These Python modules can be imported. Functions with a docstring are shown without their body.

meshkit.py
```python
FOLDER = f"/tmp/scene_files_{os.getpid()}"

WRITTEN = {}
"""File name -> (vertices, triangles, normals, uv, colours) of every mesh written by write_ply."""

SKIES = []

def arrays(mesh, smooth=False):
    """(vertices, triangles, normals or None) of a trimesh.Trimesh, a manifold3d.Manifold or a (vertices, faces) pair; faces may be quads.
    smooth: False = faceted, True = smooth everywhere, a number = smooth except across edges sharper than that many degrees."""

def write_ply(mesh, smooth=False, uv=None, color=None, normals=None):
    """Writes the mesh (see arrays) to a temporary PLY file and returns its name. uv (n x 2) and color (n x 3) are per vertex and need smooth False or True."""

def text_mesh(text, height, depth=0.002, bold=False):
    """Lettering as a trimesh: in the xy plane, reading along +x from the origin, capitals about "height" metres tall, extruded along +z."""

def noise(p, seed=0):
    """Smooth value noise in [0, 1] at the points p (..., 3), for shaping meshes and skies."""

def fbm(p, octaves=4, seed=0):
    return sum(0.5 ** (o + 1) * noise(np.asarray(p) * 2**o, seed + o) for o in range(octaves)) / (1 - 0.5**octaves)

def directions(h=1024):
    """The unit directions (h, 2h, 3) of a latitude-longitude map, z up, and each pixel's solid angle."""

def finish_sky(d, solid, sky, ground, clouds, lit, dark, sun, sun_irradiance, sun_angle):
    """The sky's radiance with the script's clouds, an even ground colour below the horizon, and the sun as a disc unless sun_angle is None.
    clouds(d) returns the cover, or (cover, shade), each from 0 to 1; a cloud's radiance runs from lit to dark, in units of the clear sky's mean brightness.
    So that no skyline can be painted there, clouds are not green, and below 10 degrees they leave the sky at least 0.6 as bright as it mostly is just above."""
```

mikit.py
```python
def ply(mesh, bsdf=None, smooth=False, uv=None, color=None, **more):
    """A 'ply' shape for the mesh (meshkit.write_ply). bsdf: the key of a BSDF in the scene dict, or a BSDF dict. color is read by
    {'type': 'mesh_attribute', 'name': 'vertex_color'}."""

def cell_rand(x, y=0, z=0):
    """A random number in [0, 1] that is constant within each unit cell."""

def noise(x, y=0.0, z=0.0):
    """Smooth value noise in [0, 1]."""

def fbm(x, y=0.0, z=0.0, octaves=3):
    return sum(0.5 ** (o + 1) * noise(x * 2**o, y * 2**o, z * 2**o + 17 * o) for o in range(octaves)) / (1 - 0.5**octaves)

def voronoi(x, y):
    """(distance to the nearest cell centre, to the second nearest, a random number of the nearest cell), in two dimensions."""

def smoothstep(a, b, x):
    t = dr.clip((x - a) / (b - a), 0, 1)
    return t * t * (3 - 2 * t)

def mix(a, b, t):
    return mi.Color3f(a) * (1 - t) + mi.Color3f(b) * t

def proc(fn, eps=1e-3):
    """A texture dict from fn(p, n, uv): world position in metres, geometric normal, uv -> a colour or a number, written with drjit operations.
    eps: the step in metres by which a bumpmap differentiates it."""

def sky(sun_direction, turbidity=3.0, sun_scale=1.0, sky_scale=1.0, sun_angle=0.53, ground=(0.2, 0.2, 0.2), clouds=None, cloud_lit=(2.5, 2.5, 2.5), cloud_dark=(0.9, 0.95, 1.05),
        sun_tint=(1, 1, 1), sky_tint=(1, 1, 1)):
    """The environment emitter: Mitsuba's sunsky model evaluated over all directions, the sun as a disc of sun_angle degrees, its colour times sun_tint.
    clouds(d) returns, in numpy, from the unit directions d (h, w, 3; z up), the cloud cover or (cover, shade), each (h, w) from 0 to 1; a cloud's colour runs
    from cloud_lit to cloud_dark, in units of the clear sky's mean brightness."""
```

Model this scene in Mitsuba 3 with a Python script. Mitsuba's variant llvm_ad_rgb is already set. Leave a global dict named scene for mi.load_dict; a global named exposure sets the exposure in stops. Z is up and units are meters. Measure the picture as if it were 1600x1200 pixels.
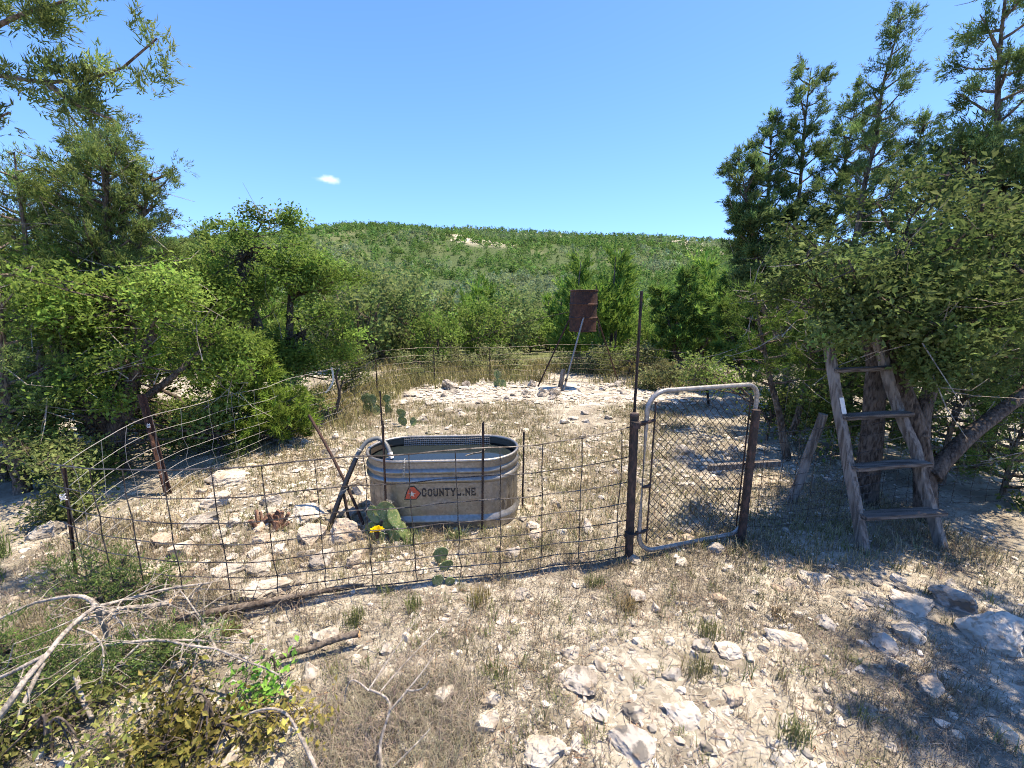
import math
import numpy as np, trimesh, drjit as dr, mitsuba as mi
from scipy.interpolate import PchipInterpolator
from shapely.geometry import LineString, Polygon, box as sbox
from shapely.ops import unary_union
from shapely import affinity
import mikit, meshkit
from mikit import noise, fbm, voronoi, smoothstep, mix

T = mi.ScalarTransform4f
scene, labels = {}, {}

# ---------------------------------------------------------------- camera, sky, exposure
EYE = 1.85
PITCH = math.atan(130 / 650)
scene['camera'] = {
    'type': 'perspective', 'fov': math.degrees(2 * math.atan(800 / 650)), 'fov_axis': 'x', 'near_clip': 0.05, 'far_clip': 3000.0,
    'to_world': T().look_at(origin=[0, 0, EYE], target=[0, math.cos(PITCH), EYE - math.sin(PITCH)], up=[0, 0, 1])}
SUN = np.array([0.304, 0.110, 0.946])
CLOUD = np.array([-0.3651, 0.8999, 0.2383])


def clouds(d):
    # one small puff low in the sky, left of the middle
    c = CLOUD / np.linalg.norm(CLOUD)
    right = np.cross(c, [0, 0, 1.0]); right /= np.linalg.norm(right)
    up = np.cross(right, c)
    a, b = d @ right, d @ up
    front = d @ c > 0.9
    n = meshkit.fbm(d * 90.0, 3, 5)
    r = np.sqrt((a / 0.019) ** 2 + (b / 0.0075) ** 2)
    r2 = np.sqrt(((a + 0.016) / 0.020) ** 2 + ((b + 0.001) / 0.004) ** 2)
    cov = np.clip(1.35 - r - 1.1 * (n - 0.35), 0, 1) * 0.9 + np.clip(1.0 - r2 - 0.9 * (n - 0.4), 0, 1) * 0.4
    return np.where(front, np.clip(cov, 0, 1), 0.0), np.full(d.shape[:2], 0.25)


scene['sky'] = mikit.sky(SUN, turbidity=3.0, ground=(0.22, 0.2, 0.16), clouds=clouds, sky_scale=0.94, sky_tint=(0.72, 0.94, 1.30), sun_tint=(1.0, 0.985, 0.93))
exposure = 2.82

# ---------------------------------------------------------------- helpers
def rg(seed):
    return np.random.default_rng(seed)


def numbered(key):
    if key not in scene and key not in labels:
        return key
    k = 1
    while f'{key}_{k:03d}' in scene or f'{key}_{k:03d}' in labels:
        k += 1
    return f'{key}_{k:03d}'


def thing(key, label, cat, group=None, kind=None):
    key = numbered(key)
    d = {'label': label, 'category': cat}
    if group:
        d['group'] = group
    if kind:
        d['kind'] = kind
    labels[key] = d
    return key


def put(key, shape, label=None, kind=None, **more):
    """One entry of the scene: a part (parent__name) under the next free number."""
    key = numbered(key)
    scene[key] = {**shape, **more}
    d = {}
    if label:
        d['label'] = label
    if kind:
        d['kind'] = kind
    if d:
        labels[key] = d
    return key


def single(name, shape, label, cat, group=None, kind=None, **more):
    key = thing(name, label, cat, group, kind)
    scene[key] = {**shape, **more}
    return key


class MB:
    """Collects vertices, triangles and vertex colours of one mesh."""
    def __init__(self):
        self.v, self.f, self.c, self.n = [], [], [], 0

    def add(self, v, f, c=None):
        v = np.asarray(v, float)
        self.v.append(v); self.f.append(np.asarray(f, int) + self.n)
        self.c.append(np.broadcast_to(np.asarray((0.5, 0.5, 0.5) if c is None else c, float), v.shape))
        self.n += len(v)
        return self

    def mesh(self, m, c=None):
        return self.add(m.vertices, m.faces, c)

    def arrays(self):
        return np.vstack(self.v), np.vstack(self.f)

    def ply(self, bsdf, smooth=False, color=False):
        v, f = self.arrays()
        return mikit.ply((v, f), bsdf, smooth=smooth, color=np.vstack(self.c) if color else None)


def tube(points, radii, sides=6, caps=True):
    p = np.asarray(points, float)
    r = np.broadcast_to(np.asarray(radii, float), (len(p),)) if np.ndim(radii) == 0 or len(np.atleast_1d(radii)) == len(p) else np.linspace(radii[0], radii[-1], len(p))
    t = np.gradient(p, axis=0)
    t /= np.linalg.norm(t, axis=1, keepdims=True) + 1e-12
    ref = np.array([0, 0, 1.0]) if abs(t[:, 2]).mean() < 0.8 else np.array([0.31, 0.95, 0.0])
    a = np.cross(t, ref); a /= np.linalg.norm(a, axis=1, keepdims=True) + 1e-12
    b = np.cross(t, a)
    ang = np.arange(sides) * 2 * np.pi / sides
    v = p[:, None] + r[:, None, None] * (np.cos(ang)[None, :, None] * a[:, None] + np.sin(ang)[None, :, None] * b[:, None])
    i, j = np.meshgrid(np.arange(len(p) - 1), np.arange(sides), indexing='ij')
    i, j = i.ravel(), j.ravel()
    q = np.stack([i * sides + j, i * sides + (j + 1) % sides, (i + 1) * sides + (j + 1) % sides, (i + 1) * sides + j], 1)
    f = np.vstack([q[:, [0, 1, 2]], q[:, [0, 2, 3]]])
    v = v.reshape(-1, 3)
    if caps:
        n = len(v)
        v = np.vstack([v, p[0], p[-1]])
        k = np.arange(sides)
        f = np.vstack([f, np.stack([k, (k + 1) % sides, np.full(sides, n)], 1), np.stack([(k + 1) % sides + (len(p) - 1) * sides, k + (len(p) - 1) * sides, np.full(sides, n + 1)], 1)])
    return v, f


def many_tubes(paths, r0, r1, sides=3):
    """Tubes along N paths of K points each: (N, K, 3); r0, r1 per path."""
    p = np.asarray(paths, float)
    N, K, _ = p.shape
    r = np.asarray(r0, float).reshape(-1, 1) + (np.asarray(r1, float) - np.asarray(r0, float)).reshape(-1, 1) * np.linspace(0, 1, K)[None]
    r = np.broadcast_to(r, (N, K))
    t = np.gradient(p, axis=1)
    t /= np.linalg.norm(t, axis=2, keepdims=True) + 1e-12
    a = np.cross(t, np.array([0.12, 0.31, 0.94])); a /= np.linalg.norm(a, axis=2, keepdims=True) + 1e-12
    b = np.cross(t, a)
    ang = np.arange(sides) * 2 * np.pi / sides
    v = p[:, :, None] + r[:, :, None, None] * (np.cos(ang)[None, None, :, None] * a[:, :, None] + np.sin(ang)[None, None, :, None] * b[:, :, None])
    n, i, j = np.meshgrid(np.arange(N), np.arange(K - 1), np.arange(sides), indexing='ij')
    at = lambda i, j: (n * K * sides + i * sides + j).ravel()
    q = np.stack([at(i, j), at(i, (j + 1) % sides), at(i + 1, (j + 1) % sides), at(i + 1, j)], 1)
    return v.reshape(-1, 3), np.vstack([q[:, [0, 1, 2]], q[:, [0, 2, 3]]])


def curve(points, n=10):
    """A smooth curve through the points."""
    p = np.asarray(points, float)
    if len(p) < 3:
        return p[0] + (p[-1] - p[0]) * np.linspace(0, 1, n)[:, None]
    s = np.concatenate([[0], np.cumsum(np.linalg.norm(np.diff(p, axis=0), axis=1))])
    return PchipInterpolator(s, p)(np.linspace(0, s[-1], n))


def wobble(points, amp, seed, freq=3.0):
    p = np.asarray(points, float)
    q = p * freq + seed * 7.3
    d = np.stack([meshkit.noise(q, seed + k) - 0.5 for k in range(3)], -1)
    return p + 2 * amp * d


def unit(a):
    a = np.asarray(a, float)
    return a / (np.linalg.norm(a, axis=-1, keepdims=True) + 1e-12)


def rand_dir(r, n):
    return unit(r.normal(size=(n, 3)))


def beam(points, w, h, up=(0, 0, 1), rnd=0.004):
    """A board swept along points: width w along the side, h along the rough 'up'."""
    p = np.asarray(points, float)
    t = unit(np.gradient(p, axis=0))
    s = unit(np.cross(t, np.asarray(up, float)))
    u = np.cross(s, t)
    c = min(rnd, w / 3, h / 3)
    prof = [(-w / 2 + c, -h / 2), (w / 2 - c, -h / 2), (w / 2, -h / 2 + c), (w / 2, h / 2 - c), (w / 2 - c, h / 2), (-w / 2 + c, h / 2), (-w / 2, h / 2 - c), (-w / 2, -h / 2 + c)]
    v = np.stack([p + a * s + b * u for a, b in prof], 1)
    K, S = len(p), 8
    i, j = np.meshgrid(np.arange(K - 1), np.arange(S), indexing='ij')
    i, j = i.ravel(), j.ravel()
    q = np.stack([i * S + j, i * S + (j + 1) % S, (i + 1) * S + (j + 1) % S, (i + 1) * S + j], 1)
    f = [q[:, [0, 2, 1]], q[:, [0, 3, 2]]]
    k = np.arange(1, S - 1)
    f.append(np.stack([0 * k, k + 1, k], 1)); f.append(np.stack([0 * k, k, k + 1], 1) + (K - 1) * S)
    return v.reshape(-1, 3), np.vstack(f)


# ---------------------------------------------------------------- terrain
_prof = PchipInterpolator([-80, -20, 0, 11, 18, 30, 60, 90, 150, 230, 300, 345, 390, 470, 700], [1.0, 0.3, 0, 0, -0.45, -1.3, -1.9, 1.2, 12.5, 34, 51, 57.5, 58, 46, 10])
_side = PchipInterpolator([-700, -400, -260, -160, -100, -50, 0, 80, 180, 320, 500, 800], [0.3, 0.55, 0.78, 0.885, 0.995, 0.955, 0.90, 0.845, 0.752, 0.62, 0.42, 0.3])


def height(x, y):
    x, y = np.asarray(x, float), np.asarray(y, float)
    x, y = np.broadcast_arrays(x, y)
    z = _prof(np.clip(y, -80, 700))
    far = np.clip((y - 60) / 80, 0, 1)
    z = np.where(z > 0, z * (1 - far + far * _side(np.clip(x, -700, 800))), z)
    p = np.stack([x, y, 0 * x], -1)
    z = z + far * (meshkit.fbm(p / 55.0, 4, 21) - 0.5) * 7.0
    near = np.clip(1 - np.hypot(x, y - 5) / 40, 0.0, 1)
    z = z + (meshkit.fbm(p * 0.55, 3, 3) - 0.5) * 0.10 * (0.3 + 0.7 * near)
    z = z + near * (meshkit.fbm(p * 3.1, 3, 9) - 0.5) * 0.045
    return z


def gz(x, y):
    return float(height(x, y))


# ---------------------------------------------------------------- materials
def two(b):
    return {'type': 'twosided', 'bsdf': b}


VC = {'type': 'mesh_attribute', 'name': 'vertex_color'}


def ground_color(p, n, uv):
    x, y = p.x, p.y
    big = fbm(x * 0.9, y * 0.9, 0, 3)
    mid = fbm(x * 4.3 + 9, y * 4.3, 0, 4)
    fine = fbm(x * 38.0, y * 38.0, 3, 3)
    grit, grit2, cell = voronoi(x * 26.0 + 2 * mid, y * 26.0)
    soil = mix((0.175, 0.160, 0.130), (0.295, 0.276, 0.228), smoothstep(0.3, 0.7, mid))
    soil = mix(soil, (0.14, 0.112, 0.088), smoothstep(0.54, 0.78, fine) * 0.6)
    stony = smoothstep(0.44, 0.62, 0.55 * big + 0.45 * mid)
    gravel = mix((0.34, 0.31, 0.26), (0.48, 0.45, 0.39), cell)
    chip = fbm(x * 31.0 + 3.0 * fine, y * 31.0, 5, 3)
    soil = mix(soil, gravel, stony * smoothstep(0.52, 0.60, chip) * 0.8)
    # bare pale caliche shelf round the feeder
    ex = (x - 0.6 + 1.2 * (big - 0.5)) / 3.0
    ey = (y - 8.35 + 0.8 * (mid - 0.5)) / 1.15
    shelf = smoothstep(1.25, 0.75, dr.sqrt(ex * ex + ey * ey) + 0.45 * (fbm(x * 1.7 + 4, y * 2.6, 0, 3) - 0.5))
    pale = mix((0.25, 0.23, 0.195), (0.40, 0.38, 0.34), smoothstep(0.3, 0.65, fbm(x * 3.0, y * 7.0, 1, 4)))
    soil = mix(soil, pale, shelf * 0.9)
    # the hills: litter and scrub with a few bare scars of pale rock
    hill = mix((0.055, 0.080, 0.030), (0.095, 0.110, 0.050), smoothstep(0.5, 0.8, fbm(x * 0.09, y * 0.05, 2, 4)))
    scar = smoothstep(0.60, 0.68, fbm(x * 0.045 + 3.2, y * 0.03 + 1.0, 4, 4)) * smoothstep(200.0, 240.0, y)
    hill = mix(hill, (0.46, 0.41, 0.33), scar)
    return mix(soil, hill, smoothstep(10.5, 16.0, y + 1.5 * (big - 0.5)))


def ground_bump(p, n, uv):
    grit, g2, cell = voronoi(p.x * 26.0, p.y * 26.0)
    return 0.009 * fbm(p.x * 24.0, p.y * 24.0, 0, 5) + 0.003 * smoothstep(0.5, 0.1, grit) * cell


scene['mat_ground'] = two({'type': 'bumpmap', 'arbitrary': mikit.proc(ground_bump, eps=0.004), 'scale': 1.0,
                           'bsdf': {'type': 'principled', 'base_color': mikit.proc(ground_color), 'roughness': 0.95, 'specular': 0.15}})


def rock_fn(lo, hi, lichen, amount):
    def fn(p, n, uv):
        a = fbm(p.x * 7.0, p.y * 7.0, p.z * 9.0, 4)
        b = fbm(p.x * 30.0 + 5, p.y * 30.0, p.z * 30.0, 3)
        c = mix(lo, hi, smoothstep(0.3, 0.62, a))
        c = mix(c, lichen, smoothstep(0.52, 0.62, fbm(p.x * 15.0, p.y * 15.0 + 7, p.z * 15.0, 4)) * amount)
        return mix(c, (0.22, 0.175, 0.13), smoothstep(0.56, 0.70, b) * 0.6)
    return fn


def rock_bump(p, n, uv):
    return 0.016 * fbm(p.x * 26.0, p.y * 26.0, p.z * 34.0, 5) + 0.006 * smoothstep(0.42, 0.30, fbm(p.x * 70.0, p.y * 70.0, p.z * 70.0, 2))


for _k, _a in {'pale': ((0.36, 0.325, 0.27), (0.51, 0.475, 0.415), (0.26, 0.24, 0.21), 0.6), 'tan': ((0.33, 0.265, 0.20), (0.47, 0.41, 0.33), (0.32, 0.29, 0.25), 0.5),
               'grey': ((0.23, 0.21, 0.185), (0.39, 0.365, 0.33), (0.11, 0.104, 0.094), 0.85)}.items():
    scene['mat_rock_' + _k] = {'type': 'bumpmap', 'arbitrary': mikit.proc(rock_bump, eps=0.004), 'scale': 1.0, 'bsdf': {'type': 'principled', 'base_color': mikit.proc(rock_fn(*_a)), 'roughness': 0.9, 'specular': 0.2}}
scene['mat_pebble'] = {'type': 'principled', 'base_color': VC, 'roughness': 0.95, 'specular': 0.15}
scene['mat_leaf'] = {'type': 'principledthin', 'base_color': VC, 'roughness': 0.42, 'diff_trans': 0.9}
scene['mat_needle'] = {'type': 'principledthin', 'base_color': VC, 'roughness': 0.6, 'diff_trans': 0.8}
scene['mat_dry'] = {'type': 'principledthin', 'base_color': VC, 'roughness': 0.8, 'diff_trans': 0.35}


def bark_fn(dark, light):
    def fn(p, n, uv):
        a = 0.65 * fbm(p.x * 95.0, p.y * 95.0, p.z * 22.0, 3) + 0.35 * fbm(p.x * 12.0, p.y * 12.0, p.z * 7.0, 3)
        return mix(dark, light, smoothstep(0.30, 0.72, a))
    return fn


def bark_bump(p, n, uv):
    return 0.014 * fbm(p.x * 80.0, p.y * 80.0, p.z * 20.0, 3)


for _k, _a in {'oak': ((0.035, 0.028, 0.024), (0.15, 0.125, 0.105)), 'juniper': ((0.055, 0.042, 0.033), (0.21, 0.18, 0.15)), 'dead': ((0.17, 0.15, 0.13), (0.42, 0.385, 0.34))}.items():
    scene['mat_bark_' + _k] = two({'type': 'bumpmap', 'arbitrary': mikit.proc(bark_bump, eps=0.003), 'scale': 1.0, 'bsdf': {'type': 'principled', 'base_color': mikit.proc(bark_fn(*_a)), 'roughness': 0.95, 'specular': 0.15}})


def zinc(p, n, uv):
    d1, d2, cell = voronoi(p.x * 60.0 + p.y * 31.0, p.z * 60.0)
    dull = smoothstep(0.45, 0.65, fbm(p.x * 6.0, p.y * 6.0, p.z * 14.0, 4))
    return mix(mix((0.27, 0.26, 0.24), (0.36, 0.35, 0.335), cell), (0.20, 0.178, 0.145), dull * 0.35)


def zinc_rough(p, n, uv):
    return 0.36 + 0.22 * fbm(p.x * 9.0, p.y * 9.0, p.z * 12.0, 3)


scene['mat_zinc'] = two({'type': 'principled', 'base_color': mikit.proc(zinc), 'metallic': 0.88, 'roughness': mikit.proc(zinc_rough)})


def rust(p, n, uv):
    a = fbm(p.x * 18.0, p.y * 18.0, p.z * 14.0, 4)
    c = mix((0.028, 0.016, 0.013), (0.080, 0.036, 0.024), smoothstep(0.3, 0.75, 0.5 * a + 0.5 * fbm(p.x * 5.0, p.y * 5.0, p.z * 3.0, 3)))
    return mix(c, (0.20, 0.11, 0.075), smoothstep(0.66, 0.80, fbm(p.x * 50.0, p.y * 50.0, p.z * 50.0, 3)) * 0.5)


def rust_dark(p, n, uv):
    a = fbm(p.x * 60.0, p.y * 60.0, p.z * 22.0, 4)
    return mix((0.022, 0.017, 0.016), (0.070, 0.040, 0.033), smoothstep(0.4, 0.7, a))


def steel_pipe(p, n, uv):
    a = fbm(p.x * 70.0, p.y * 70.0, p.z * 40.0, 4)
    return mix((0.22, 0.215, 0.21), (0.31, 0.305, 0.30), smoothstep(0.35, 0.65, a))


def wire_col(p, n, uv):
    a = fbm(p.x * 25.0, p.y * 25.0, p.z * 25.0, 3)
    return mix((0.032, 0.027, 0.025), (0.115, 0.108, 0.103), smoothstep(0.35, 0.65, a))


def grey_wood(p, n, uv):
    a = fbm(p.x * 75.0, p.y * 75.0, p.z * 5.0, 4)
    b = fbm(p.x * 9.0, p.y * 9.0, p.z * 4.0, 3)
    c = mix((0.085, 0.072, 0.062), (0.22, 0.20, 0.18), smoothstep(0.3, 0.7, a))
    return mix(c, (0.28, 0.265, 0.25), smoothstep(0.55, 0.75, b) * 0.5)


def wood_bump(p, n, uv):
    return 0.004 * fbm(p.x * 90.0, p.y * 90.0, p.z * 6.0, 3)


def tread_wood(p, n, uv):
    a = fbm(p.x * 5.0, p.y * 75.0, p.z * 75.0, 4)
    return mix((0.055, 0.045, 0.038), (0.16, 0.14, 0.125), smoothstep(0.3, 0.7, a))


scene['mat_rust'] = two({'type': 'principled', 'base_color': mikit.proc(rust), 'metallic': 0.1, 'roughness': 0.8})
scene['mat_rust_dark'] = two({'type': 'principled', 'base_color': mikit.proc(rust_dark), 'metallic': 0.1, 'roughness': 0.65})
scene['mat_pipe'] = two({'type': 'principled', 'base_color': mikit.proc(steel_pipe), 'metallic': 0.45, 'roughness': 0.42})
scene['mat_wire'] = two({'type': 'principled', 'base_color': mikit.proc(wire_col), 'metallic': 0.55, 'roughness': 0.5})
scene['mat_wire_bright'] = two({'type': 'principled', 'base_color': {'type': 'rgb', 'value': [0.50, 0.49, 0.47]}, 'metallic': 0.6, 'roughness': 0.45})
scene['mat_wood'] = two({'type': 'bumpmap', 'arbitrary': mikit.proc(wood_bump, eps=0.002), 'scale': 1.0, 'bsdf': {'type': 'principled', 'base_color': mikit.proc(grey_wood), 'roughness': 0.9, 'specular': 0.2}})
scene['mat_tread'] = two({'type': 'principled', 'base_color': mikit.proc(tread_wood), 'roughness': 0.9, 'specular': 0.2})


def rgb_mat(name, c, rough=0.6, **k):
    scene[name] = two({'type': 'principled', 'base_color': {'type': 'rgb', 'value': list(c)}, 'roughness': rough, **k})


rgb_mat('mat_wire_pale', (0.30, 0.29, 0.28), 0.5, metallic=0.3)
rgb_mat('mat_black_pipe', (0.022, 0.021, 0.022), 0.4)
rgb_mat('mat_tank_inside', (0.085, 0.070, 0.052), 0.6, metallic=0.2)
rgb_mat('mat_hose', (0.12, 0.13, 0.132), 0.45)
rgb_mat('mat_white', (0.72, 0.70, 0.66), 0.6)
rgb_mat('mat_print_black', (0.02, 0.02, 0.022), 0.5)
rgb_mat('mat_print_red', (0.55, 0.085, 0.04), 0.5)
rgb_mat('mat_print_pale', (0.62, 0.52, 0.42), 0.5)
rgb_mat('mat_cut_wood', (0.52, 0.30, 0.14), 0.85)
scene['mat_water'] = {'type': 'plastic', 'diffuse_reflectance': {'type': 'rgb', 'value': [0.016, 0.022, 0.024]}, 'int_ior': 1.333}


def pad_col(p, n, uv):
    a = fbm(p.x * 22.0, p.y * 22.0, p.z * 22.0, 4)
    c = mix((0.105, 0.165, 0.062), (0.20, 0.245, 0.100), smoothstep(0.35, 0.65, a))
    d1, d2, cell = voronoi((p.x + 0.4 * p.y) * 42.0, p.z * 42.0)
    c = mix(c, (0.30, 0.26, 0.15), smoothstep(0.20, 0.12, d1))
    return mix(c, (0.26, 0.20, 0.10), smoothstep(0.60, 0.72, fbm(p.x * 11.0 + 3, p.y * 11.0, p.z * 11.0, 4)) * 0.6)


scene['mat_pad'] = two({'type': 'principled', 'base_color': mikit.proc(pad_col), 'roughness': 0.55, 'specular': 0.4})

# ---------------------------------------------------------------- the setting: ground
def warped(n, lo, hi, c, fine):
    """n positions from lo to hi, closest together round c."""
    k = 6.0
    a, b = math.asinh((lo - c) * k / fine / 40), math.asinh((hi - c) * k / fine / 40)
    return c + np.sinh(np.linspace(a, b, n)) * fine * 40 / k


xs, ys = warped(380, -700, 800, 0.0, 0.16), warped(380, -80, 690, 3.2, 0.16)
gx, gy = np.meshgrid(xs, ys)
gv = np.stack([gx, gy, height(gx, gy)], -1).reshape(-1, 3)
_i, _j = np.meshgrid(np.arange(379), np.arange(379), indexing='ij')
_q = np.stack([_i * 380 + _j, _i * 380 + _j + 1, (_i + 1) * 380 + _j + 1, (_i + 1) * 380 + _j], -1).reshape(-1, 4)
scene['ground'] = mikit.ply((gv, _q), 'mat_ground', smooth=True)
labels['ground'] = {'label': 'dry stony ground of pale soil running out to the wooded hill', 'category': 'ground', 'kind': 'structure'}

# ---------------------------------------------------------------- foliage
def tone(r, n, base, spread=0.22, warm=0.10):
    """n colours round a base: each leaf its own."""
    k = np.exp(r.normal(size=(n, 1)) * spread)
    h = 1 + r.normal(size=(n, 1)) * np.array([[warm, warm * 0.3, warm]])
    return np.clip(np.asarray(base) * k * h, 0.004, 0.75)


def leaf_quads(r, c, size, aspect, base, up=0.5, spread=0.22, warm=0.1, fold=0.25):
    """Diamond leaves folded along the rib, one at each centre."""
    n = len(c)
    nrm = unit(rand_dir(r, n) + np.array([0, 0, up]))
    d = unit(np.cross(nrm, rand_dir(r, n)))
    s = np.cross(nrm, d)
    L = (size * r.uniform(0.5, 1.5, n))[:, None]
    W = L * aspect
    v = np.stack([c - d * L / 2, c + s * W / 2 + nrm * W * fold, c + d * L / 2, c - s * W / 2 + nrm * W * fold], 1).reshape(-1, 3)
    k = np.arange(n)[:, None] * 4
    f = np.vstack([k + np.array([0, 1, 2]), k + np.array([0, 2, 3])])
    return v, f, np.repeat(tone(r, n, base, spread, warm), 4, axis=0)


def needles(r, base, d, length, width, col, spread=0.25, warm=0.1):
    """Tapered scale-leaf cords, one triangle each."""
    n = len(base)
    s = unit(np.cross(d, rand_dir(r, n) * 0.9 + np.array([0.3, -0.2, 0.8]))) * (width / 2)
    L = (length * r.uniform(0.6, 1.2, n))[:, None]
    v = np.stack([base - s, base + s, base + d * L], 1).reshape(-1, 3)
    return v, np.arange(3 * n).reshape(-1, 3), np.repeat(tone(r, n, col, spread, warm), 3, axis=0)


def sprays(r, origin, axis, length, per, nl, nw, col, open_=0.65, tint=None):
    """Feathery juniper sprays: cords set along and out from each axis."""
    n = len(origin)
    t = r.uniform(0.0, 1.0, (n, per, 1))
    b = origin[:, None] + axis[:, None] * length[:, None, None] * t + r.normal(size=(n, per, 3)) * 0.018 * (1.3 - t)
    d = unit(axis[:, None] + rand_dir(r, n * per).reshape(n, per, 3) * open_ + np.array([0, 0, 0.15]))
    base = np.repeat(tone(r, n, col, 0.16, 0.10) * (1.0 if tint is None else tint[:, None]), per, axis=0)
    v, f, c = needles(r, b.reshape(-1, 3), d.reshape(-1, 3), nl, nw, (1, 1, 1), 0.16, 0.05)
    return v, f, np.clip(np.repeat(base, 3, axis=0) * c / 1.0, 0.004, 0.7)


JUNIPER = (0.095, 0.140, 0.050)
OAK = (0.115, 0.160, 0.045)
GAIN = 1.9


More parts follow.
